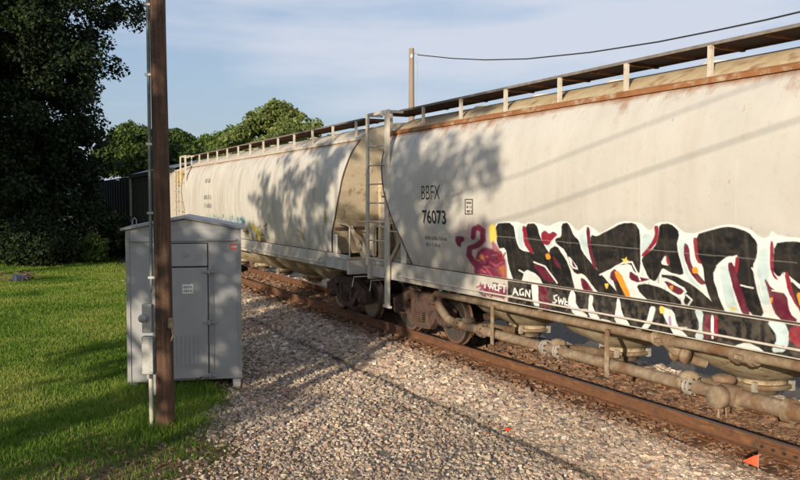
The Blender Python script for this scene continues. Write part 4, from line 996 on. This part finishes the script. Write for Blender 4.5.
MB().lathe([(0.055, -0.02), (0.055, -0.09), (0.05, -0.11), (0.03, -0.12), (0, -0.12)], (-0.225, -0.10, 1.53), 'Y', 16).build('meter_glass', 'galvanised', mbx)
sbx = MB().box((-0.19, -0.07, 1.03), (0.15, 0.11, 0.50), bev=0.012).build('switch_box', 'galvanised', up)
MB().box((-0.13, -0.135, 1.03), (0.05, 0.03, 0.44), bev=0.008).build('box_cover', 'galvanised', sbx)
MB().tube([(-0.19, -0.07, 0.72), (-0.19, -0.07, 0.80)], 0.03, 10).build('box_hub', 'galvanised', sbx)
MB().box((0.11, -0.07, 1.45), (0.07, 0.08, 0.14), bev=0.02).tube([(0.12, -0.08, 1.40), (0.15, -0.10, 1.30), (0.12, -0.10, 1.22)], 0.012, 6).build('junction_box', 'tan_pipe', up)

# ------------------------------------------------------------------ far utility pole and wire
FP = at_depth(411.5, 200, 46.0)
fp = thing('utility_pole', 'pale far wooden pole standing behind the train where the cars meet', 'utility pole', (FP.x, FP.y, -0.4), -YAW)
top = at_depth(411.5, 50, 46.0).z + 0.4
MB().tube([(0, 0, -0.5), (0, 0, top*0.5), (0, 0, top)], [0.20, 0.18, 0.145], 14).build('shaft', 'pole_wood_far', fp)
MB().tube([(0.12, 0, top-0.25), (0.40, -0.02, top-0.32)], 0.03, 8).build('insulator_arm', 'galvanised', fp)
MB().tube([(0.30, 0, top-0.5), (0.33, 0, top-0.9), (0.30, 0, top-2.6), (0.24, 0, top-3.2)], 0.02, 6).build('guy_wire', 'galvanised', fp)
MB().lathe([(0.07, 0), (0.08, 0.08), (0.05, 0.2), (0, 0.24)], (0, -0.12, top-0.55), 'Z', 10).build('insulator', 'sign_white', fp)
A = at_depth(418, 55, 46.0)
wp = [(418, 55, 46), (452, 58.5, 43), (485, 60, 40.5), (527, 59, 38), (590, 52.5, 34.5), (658, 42, 31.3), (716, 30.5, 29), (766, 20, 27), (800, 12, 25.8), (900, -16, 22.8), (1050, -66, 19.2)]
MB().tube([at_depth(*q) for q in wp], 0.032, 6).build('overhead_wire', 'cable_black')
ow = bpy.data.objects['overhead_wire']; tag(ow, 'thin black overhead wire sagging across the sky above the train', 'wire')

# ------------------------------------------------------------------ foliage
def leaf_cloud(centers, radii, counts, size, tint_fn=None, droop=0.0, seed=1):
    """rhombic leaves scattered in clumps; returns verts, quads, tint"""
    r2 = np.random.default_rng(seed)
    centers = np.asarray(centers, float); radii = np.asarray(radii, float)
    idx = np.repeat(np.arange(len(centers)), counts); n_ = len(idx)
    d = r2.normal(size=(n_, 3)); d /= np.linalg.norm(d, axis=1)[:, None]
    rr = radii[idx]*(r2.uniform(0, 1, n_)**0.45)
    P_ = centers[idx] + d*rr[:, None]*np.array([1, 1, 0.75])
    nrm = d*0.6 + r2.normal(size=(n_, 3))*0.7 + np.array([0, 0, 0.35]); nrm /= np.linalg.norm(nrm, axis=1)[:, None]
    a = np.cross(nrm, r2.normal(size=(n_, 3))); a /= np.linalg.norm(a, axis=1)[:, None]; b_ = np.cross(nrm, a)
    L = size*r2.uniform(0.6, 1.35, n_)[:, None]
    V = np.stack([P_-a*L*0.55, P_-b_*L*0.30+nrm*L*0.06, P_+a*L*0.55, P_+b_*L*0.30+nrm*L*0.06], 1).reshape(-1, 3)
    Q = np.arange(4*n_).reshape(-1, 4)
    t = np.clip(r2.normal(0.42, 0.2, n_) + r2.normal(0, 0.13, len(centers))[idx], 0, 1)
    return V, Q, np.repeat(t, 4)
def clumps(lobes, n_, seed, shell=0.55):
    """clump centres through the volume of the lobes (cx,cy,cz,rx,ry,rz)"""
    r2 = np.random.default_rng(seed); lobes = np.array(lobes, float)
    vol = lobes[:, 3]*lobes[:, 4]*lobes[:, 5]; k = r2.choice(len(lobes), n_, p=vol/vol.sum())
    d = r2.normal(size=(n_, 3)); d /= np.linalg.norm(d, axis=1)[:, None]
    rr = shell + (1-shell)*r2.uniform(0, 1, n_); rr = np.where(r2.uniform(0, 1, n_) < 0.3, r2.uniform(0.1, 1, n_), rr)
    return lobes[k, :3] + d*rr[:, None]*lobes[k, 3:6]
def tree(name, label, loc, lobes, nclump, rclump, per, leaf, mat, trunk_h, trunk_r, seed, group=None, cat='tree', limbs=10, gaps=()):
    t = thing(name, label, cat, loc, 0, group)
    cs = clumps(lobes, nclump, seed)
    for gp, gr_ in gaps:                               # openings in the crown along a ray of sunlight
        dv = cs + np.array(loc) - np.array(gp); L_ = np.array(LDIR[:]); off = dv - (dv @ L_)[:, None]*L_
        cs = cs[np.linalg.norm(off, axis=1) > gr_]
    nclump = len(cs); r2 = np.random.default_rng(seed+50)
    rad = rclump*r2.uniform(0.6, 1.35, nclump)
    V, Q, tn = leaf_cloud(cs, rad, np.maximum((per*(rad/rclump)**2), 3).astype(int), leaf, seed=seed)
    put('crown', np_mesh('crown', V, Q, mat, [('tint', 'FLOAT', 'POINT', tn)]), t)
    if trunk_h > 0:
        lean = r2.uniform(-0.3, 0.3, 2)
        tr = MB().tube([(0, 0, -0.3), (0.05, 0, trunk_h*0.35), (lean[0]*0.6, lean[1]*0.6, trunk_h*0.7), (lean[0], lean[1], trunk_h)], [trunk_r*1.25, trunk_r, trunk_r*0.8, trunk_r*0.55], 12)
        tro = tr.build('trunk', 'bark', t)
        for k in range(limbs):
            tgt = Vector(cs[int(r2.integers(nclump))]); z0 = trunk_h*float(r2.uniform(0.5, 0.98))
            s0 = Vector((lean[0]*z0/trunk_h, lean[1]*z0/trunk_h, z0)); mid = s0.lerp(tgt, 0.5) + Vector((0, 0, 0.12*(tgt-s0).length))
            rr = trunk_r*float(r2.uniform(0.25, 0.45))
            MB().tube([s0, mid, tgt], [rr, rr*0.6, rr*0.2], 7).build('limb', 'bark', tro)
    return t
def ground_at(x, y): return float(ground_z(np.array([x]), np.array([y]))[0])

# big dark tree at the left, overhanging the train
p = on_z(30, 258, -0.35); BT = Vector((p.x, p.y, -0.35))
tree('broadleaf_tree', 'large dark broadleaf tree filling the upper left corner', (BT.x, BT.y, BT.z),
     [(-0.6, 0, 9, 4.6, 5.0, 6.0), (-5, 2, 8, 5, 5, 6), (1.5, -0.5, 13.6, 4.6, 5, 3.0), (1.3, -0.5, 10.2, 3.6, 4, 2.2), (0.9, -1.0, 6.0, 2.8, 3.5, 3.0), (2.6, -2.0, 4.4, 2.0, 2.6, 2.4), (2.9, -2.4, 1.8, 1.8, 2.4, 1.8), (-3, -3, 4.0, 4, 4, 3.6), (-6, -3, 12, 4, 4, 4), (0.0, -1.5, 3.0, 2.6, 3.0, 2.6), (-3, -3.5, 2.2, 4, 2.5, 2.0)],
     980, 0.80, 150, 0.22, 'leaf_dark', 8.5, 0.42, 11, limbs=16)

# trees beyond the train
def far_tree(depth, ells, label, seed, mat='leaf_mid', leaf=0.34, nc=520, rc=0.62, group='green trees beyond the train'):
    """ells: crown masses as photo ellipses (cx, cy, rx, ry), given real depth and thickness at this distance"""
    cx = sum(e[0]*e[2] for e in ells)/sum(e[2] for e in ells); c0 = at_depth(cx, 200, depth); r2 = random.Random(seed); lobes = []
    for (ex, ey, rx, ry) in ells:
        q = at_depth(ex, ey, depth + r2.uniform(-1.5, 1.5)); k = depth/FPX
        lobes.append((q.x-c0.x, q.y-c0.y, q.z+0.5, rx*k, rx*k*0.9, ry*k))
    H_ = max(l_[2] for l_ in lobes)
    return tree('broadleaf_tree', label, (c0.x, c0.y, -0.5), lobes, nc, rc, 62, leaf, mat, H_*0.78, 0.03*H_, seed, group)
far_tree(72, [(256, 122, 10, 9), (266, 114, 9, 7), (281, 113, 13, 10), (294, 119, 12, 9), (308, 130, 12, 10), (272, 128, 16, 14), (240, 138, 14, 9), (246, 132, 9, 7), (290, 136, 20, 16), (285, 155, 40, 22), (226, 146, 10, 7)], 'tall round olive-green tree rising above the middle hopper car', 21, 'leaf_olive', nc=820)
far_tree(86, [(208, 144, 9, 7), (221, 141, 8, 7), (232, 138, 9, 9), (200, 150, 8, 7), (222, 160, 26, 14)], 'low bushy green tree left of the tall olive-green one', 22)
far_tree(70, [(178, 141, 12, 11), (190, 147, 8, 8), (168, 146, 10, 10), (180, 165, 20, 18)], 'mid green tree just right of the near wooden pole', 23, 'leaf_deep')
far_tree(64, [(143, 140, 10, 12), (131, 134, 10, 11), (120, 146, 11, 14), (110, 160, 14, 16), (136, 162, 18, 14)], 'leafy green tree just left of the near wooden pole', 24, 'leaf_deep', nc=520)
far_tree(95, [(330, 143, 12, 6), (345, 150, 14, 8)], 'low tree top peeping over the hopper roof right of the olive-green tree', 25, nc=200)

# continuous woods behind the train and behind the lawn
def woods(name, label, pts, h, seed, mat, n_=900, wdt=4.0, leaf=0.6):
    r2 = np.random.default_rng(seed); pts = np.array(pts, float)
    seg = np.linalg.norm(np.diff(pts, axis=0), axis=1); cum = np.concatenate([[0], np.cumsum(seg)]); u = r2.uniform(0, cum[-1], n_)
    x = np.interp(u, cum, pts[:, 0]) + r2.normal(0, wdt*0.5, n_); y = np.interp(u, cum, pts[:, 1]) + r2.normal(0, wdt*0.5, n_)
    hh = h*(0.75+0.5*vnoise(u, u*0, 9, seed)); z = hh*r2.uniform(0, 1, n_)**0.8 - 0.5
    V, Q, tn = leaf_cloud(np.stack([x, y, z], 1), r2.uniform(0.8, 1.7, n_), np.full(n_, 75), leaf, seed=seed)
    return tag(put(name, np_mesh(name, V, Q, mat, [('tint', 'FLOAT', 'POINT', tn)])), label, 'woods', kind='stuff')
woods('far_woods', 'low far woods behind the train', [(95, -10), (80, 40), (60, 95), (30, 150)], 6.0, 31, 'leaf_olive', 900, 5, 0.8)
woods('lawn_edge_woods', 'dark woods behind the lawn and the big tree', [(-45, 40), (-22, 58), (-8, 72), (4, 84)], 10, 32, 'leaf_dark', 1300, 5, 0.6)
woods('track_side_brush', 'dark brush along the far side of the track', [(16, -12), (16.5, 15), (17, 40), (18, 80)], 2.0, 33, 'leaf_dark', 700, 1.6, 0.3)

# shrubs along the lawn edge
def shrub(px_, py_, w, h, label, seed, mat='leaf_mid', per=60, leaf=0.12, nc=60):
    p = on_z(px_, py_, -0.35)
    return tree('shrub', label, (p.x, p.y, ground_at(p.x, p.y)), [(0, 0, h*0.5, w/2, w/2, h*0.55)], nc, w*0.2, per, leaf, mat, h*0.5, 0.03, seed, 'shrubs along the lawn edge', 'shrub', limbs=5)
shrub(96, 263, 1.1, 1.3, 'small sunlit green shrub on the lawn left of the shelter', 41)
shrub(76, 262, 2.0, 0.9, 'low spreading shrub on the lawn edge left of the small sunlit one', 42)
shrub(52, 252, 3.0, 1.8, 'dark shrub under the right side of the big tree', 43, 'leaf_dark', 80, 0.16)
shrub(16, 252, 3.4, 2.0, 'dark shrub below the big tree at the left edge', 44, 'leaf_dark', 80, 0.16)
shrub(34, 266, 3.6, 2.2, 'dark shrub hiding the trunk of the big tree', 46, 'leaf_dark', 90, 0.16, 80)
shrub(116, 258, 1.6, 1.5, 'dark shrub at the lawn edge just left of the grey shelter', 45, 'leaf_dark', 70, 0.14)

# trees out of frame to the left and behind, whose shade falls on the train, shelter and lawn
tree('broadleaf_tree', 'spreading tree left of the viewer shading shelter and train', (-8.5, 4.0, -0.35),
     [(0, 0.6, 6.2, 3.0, 4.2, 2.8), (-0.5, 3.4, 7.0, 2.8, 2.8, 2.5), (0.2, -3.4, 7.8, 2.6, 2.8, 1.9), (0.3, 0.2, 3.6, 2.2, 3.2, 1.6), (0, 3.6, 4.4, 2.0, 1.8, 1.6), (0.2, -1.5, 9.0, 2.5, 3.0, 1.2), (0.4, 0.2, 4.3, 1.9, 1.5, 1.6), (0.0, 0.6, 4.8, 1.6, 1.5, 1.5), (0.2, -4.1, 8.2, 2.0, 1.8, 1.5), (0.0, -3.4, 6.3, 2.0, 1.9, 1.4), (-0.3, 5.2, 6.2, 2.0, 1.6, 2.2)], 580, 0.40, 34, 0.20, 'leaf_mid', 5.5, 0.25, 61, 'shade trees beside the viewer', gaps=[((7.7, 16.6, 3.0), 0.75), ((7.5, 13.4, 0.5), 0.6), ((5.5, 16.0, -0.3), 0.5), ((6.95, 19.0, 2.6), 0.4)])
for k_, (y_, lab, lob) in enumerate(((25, 'high-crowned tree far left of the viewer shading the big tree', [(0, 0, 10.5, 3.2, 6, 3.6), (0, 4, 9.8, 3.2, 5, 3.4)]),
                                     (36, 'second high-crowned tree far left of the viewer shading the dark cars', [(0, 0, 10.3, 3.4, 6, 3.9), (0, 7, 9.8, 3.4, 6, 4.2)]))):
    tree('broadleaf_tree', lab, (-14, y_, -0.35), lob, 420, 0.95, 55, 0.48, 'leaf_mid', 9, 0.3, 62+k_, 'shade trees beside the viewer')
# service cables out of frame at the left; their shadows cross the near car
sp_ = thing('utility_pole', 'service pole out of frame at the left carrying two cables', 'utility pole', (-1.2, 7.6, -0.35))
MB().tube([(0, 0, -0.3), (0, 0, 2.5), (0, 0, 5.6)], [0.11, 0.10, 0.09], 12).build('shaft', 'pole_wood', sp_)
for dz, lab in ((0.0, 'lower service cable from the out-of-frame pole'), (0.60, 'upper service cable from the out-of-frame pole')):
    tag(MB().tube([(-1.2, 7.6, 4.15+dz), (-0.8, 3.25, 4.80+dz), (-0.8, -1.15, 5.80+dz), (-0.9, -9, 7.8+dz)], 0.010 if dz == 0 else 0.009, 8).build('service_cable', 'cable_black'), lab, 'cable', 'service cables beside the viewer')

# ------------------------------------------------------------------ grass
def blades(name, label, x, y, h, w, mat, seed):
    r2 = np.random.default_rng(seed); n_ = len(x); z = ground_z(x, y) - 0.01
    a = r2.uniform(0, 6.283, n_); ln = r2.uniform(0.1, 0.7, n_)*h; la = r2.uniform(0, 6.283, n_)
    dx, dy = np.cos(a)*w/2, np.sin(a)*w/2
    V = np.stack([np.stack([x-dx, y-dy, z], 1), np.stack([x+dx, y+dy, z], 1), np.stack([x+ln*np.cos(la), y+ln*np.sin(la), z+h], 1)], 1).reshape(-1, 3)
    Q = np.arange(3*n_).reshape(-1, 3)
    t = np.clip(0.5 + 1.1*(fbm(x, y, 2.2, 55)-0.5) + 0.7*(fbm(x, y, 0.45, 56)-0.5) + r2.normal(0, 0.16, n_), 0, 1)
    return tag(put(name, np_mesh(name, V, Q, mat, [('tint', 'FLOAT', 'POINT', np.repeat(t, 3))])), label, 'grass', kind='stuff')
N = 900000
bx_ = rng.uniform(-9, 6.5, N); by_ = 6.0 + 44*rng.uniform(0, 1, N)**1.6
px, py = project(np.stack([bx_, by_, np.full(N, -0.3)], 1)); dd = np.hypot(bx_, by_)
ed = gravel_edge(by_) + (fbm(bx_, by_, 1.2, 11)-0.5)*1.9
so = np.clip(1.2*np.exp(-((bx_-1.5)**2/2.0 + (by_-9.0)**2/2.2)) + 0.75*np.exp(-((bx_-ed)/0.45)**2), 0, 1)*smooth(0.35, 0.6, fbm(bx_, by_, 0.8, 21)+0.12)
pk = (1-smooth(-0.6, 0.2, bx_-ed))*(1-0.85*so)*np.clip(14/dd, 0.3, 1) + 0.004*(bx_-ed < 2.0)
kp = (px > -15) & (px < 330) & (py < 515) & (rng.uniform(0, 1, N) < pk)
bx_, by_, dd = bx_[kp][:170000], by_[kp][:170000], dd[kp][:170000]
hh = rng.uniform(0.035, 0.085, len(bx_))*(0.75+0.8*fbm(bx_, by_, 0.9, 58))
blades('lawn_grass', 'short mown green grass on the lawn', bx_, by_, hh, 0.010+0.0012*dd, 'grass_blade', 71)
# taller grass at the foot of shelter and pole
n_ = 5000; u = rng.uniform(0, 1, n_)
cx = np.where(u < 0.6, SC.x+(rng.uniform(0, 1, n_)**1.5*1.5-1.1)*math.cos(SYAW), PB.x+rng.normal(0, 0.30, n_)); cy = np.where(u < 0.6, SC.y-0.25+rng.normal(0, 0.22, n_)+0.0, PB.y+rng.normal(0.15, 0.30, n_))
cy = np.where(u < 0.6, cy - (cx-SC.x)*math.tan(-SYAW), cy)
blades('tall_grass', 'uncut tufts of grass around the pole and shelter', cx, cy, rng.uniform(0.07, 0.22, n_), 0.014, 'grass_blade', 72)

# leafy weed under the shelter door
wp_ = on_z(199, 391, -0.34)
wd = thing('weed', 'small leafy weed sprouting in front of the shelter', 'weed', (wp_.x, wp_.y, -0.36))
MB().tube([(0, 0, 0), (0.01, 0, 0.12), (0, 0.01, 0.22)], [0.006, 0.005, 0.003], 6).build('stem', 'weed_leaf', wd)
for k in range(9):
    a = k*2.4; z = 0.06+0.02*k; L_ = 0.13-0.006*k
    d_ = Vector((math.cos(a), math.sin(a), 0.35)); s_ = Vector((-math.sin(a), math.cos(a), 0))
    o0 = Vector((0, 0, z)); MB().add([o0, o0+d_*L_*0.5+s_*0.03, o0+d_*L_, o0+d_*L_*0.5-s_*0.03], [(0, 1, 2, 3)]).build('leaf', 'weed_leaf', wd)

# brush pile and small scraps
bp = on_z(10, 281, -0.33)
pile = thing('brush_pile', 'low brown pile of cut branches on the lawn at the left edge', 'brush pile', (bp.x, bp.y, ground_at(bp.x, bp.y)))
r2 = random.Random(5)
for k in range(34):
    a = r2.uniform(0, 6.28); x, y, z = r2.uniform(-0.9, 0.9), r2.uniform(-0.4, 0.4), r2.uniform(0.03, 0.32); L_ = r2.uniform(0.3, 0.8)
    dv = Vector((math.cos(a)*L_/2, math.sin(a)*L_/2, r2.uniform(-0.06, 0.1))); c0 = Vector((x, y, z))
    MB().tube([c0-dv, c0+dv*0.1+Vector((0, 0, 0.03)), c0+dv], [0.022, 0.018, 0.008], 6).build('branch', 'brush_brown', pile)
MB().box((0.35, -0.2, 0.14), (0.5, 0.4, 0.26), rz=0.3, bev=0.05).build('blue_bundle', 'tarp_blue', pile)
# survey flag by the rail
fb = Vector((7.17, 5.66, ground_at(7.17, 5.66)))
fl = thing('marker_flag', 'small orange marker flag beside the rail at lower right', 'flag', fb)
MB().tube([(0, 0, -0.05), (0, 0, 0.20), (0.005, 0, 0.24)], 0.003, 6).build('wire_stake', 'galvanised', fl)
fd = Vector((-0.62, 0.60, 0)).normalized()
pts = []; 
for i in range(5):
    u_ = i/4; wv = Vector((fd.y, -fd.x, 0))*0.012*math.sin(u_*5)
    pts += [fd*(0.15*u_)+wv+Vector((0, 0, 0.235-0.075*u_)), fd*(0.15*u_)+wv+Vector((0, 0, 0.095+0.055*u_))]
vs_ = pts + [q + Vector((fd.y, -fd.x, 0))*0.002 for q in pts]
fs_ = [(2*i, 2*i+1, 2*i+3, 2*i+2) for i in range(4)] + [(10+2*i, 10+2*i+2, 10+2*i+3, 10+2*i+1) for i in range(4)]
MB().add(vs_, fs_, True).build('pennant', 'flag_orange', fl, fixn=False)
sp = on_z(508, 426, -0.26)
tag(MB().add([(-0.05, -0.03, 0.03), (0.05, -0.02, 0.05), (0.04, 0.04, 0.02), (-0.04, 0.03, 0.06), (-0.05, -0.03, 0.02), (0.05, -0.02, 0.04), (0.04, 0.04, 0.01), (-0.04, 0.03, 0.05)], [(0, 1, 2, 3), (7, 6, 5, 4)]).build('plastic_scrap', 'flag_orange', None, (sp.x, sp.y, ground_at(sp.x, sp.y)+0.015)), 'orange plastic scrap lying on the ballast', 'scrap')

# fallen leaves and bits of bark on the bare soil and gravel edge
n_ = 1500; r2 = np.random.default_rng(91)
lx = np.concatenate([r2.normal(1.6, 0.9, n_//2), r2.uniform(1.0, 7.0, n_-n_//2)]); ly = np.concatenate([r2.normal(9.2, 1.1, n_//2), r2.uniform(6.5, 20, n_-n_//2)])
lz = ground_z(lx, ly) + r2.uniform(0.015, 0.05, n_); a = r2.uniform(0, 6.283, n_); L_ = r2.uniform(0.025, 0.06, n_)
u_ = np.stack([np.cos(a), np.sin(a), r2.uniform(-0.4, 0.4, n_)], 1)*L_[:, None]; w_ = np.stack([-np.sin(a), np.cos(a), r2.uniform(-0.4, 0.4, n_)], 1)*(L_*0.45)[:, None]
c_ = np.stack([lx, ly, lz], 1); V = np.stack([c_-u_, c_-w_, c_+u_, c_+w_], 1).reshape(-1, 3)
tn = np.array([(0.16, 0.09, 0.045), (0.24, 0.15, 0.08), (0.09, 0.055, 0.035)])[r2.integers(0, 3, n_)]
C = np.repeat(np.concatenate([tn, np.ones((n_, 1))], 1), 4, 0)
tag(put('leaf_litter', np_mesh('leaf_litter', V, np.arange(4*n_).reshape(-1, 4), 'stone', [('tone', 'FLOAT_COLOR', 'POINT', C)])), 'dry brown leaves scattered over soil and gravel', 'leaf litter', kind='stuff')
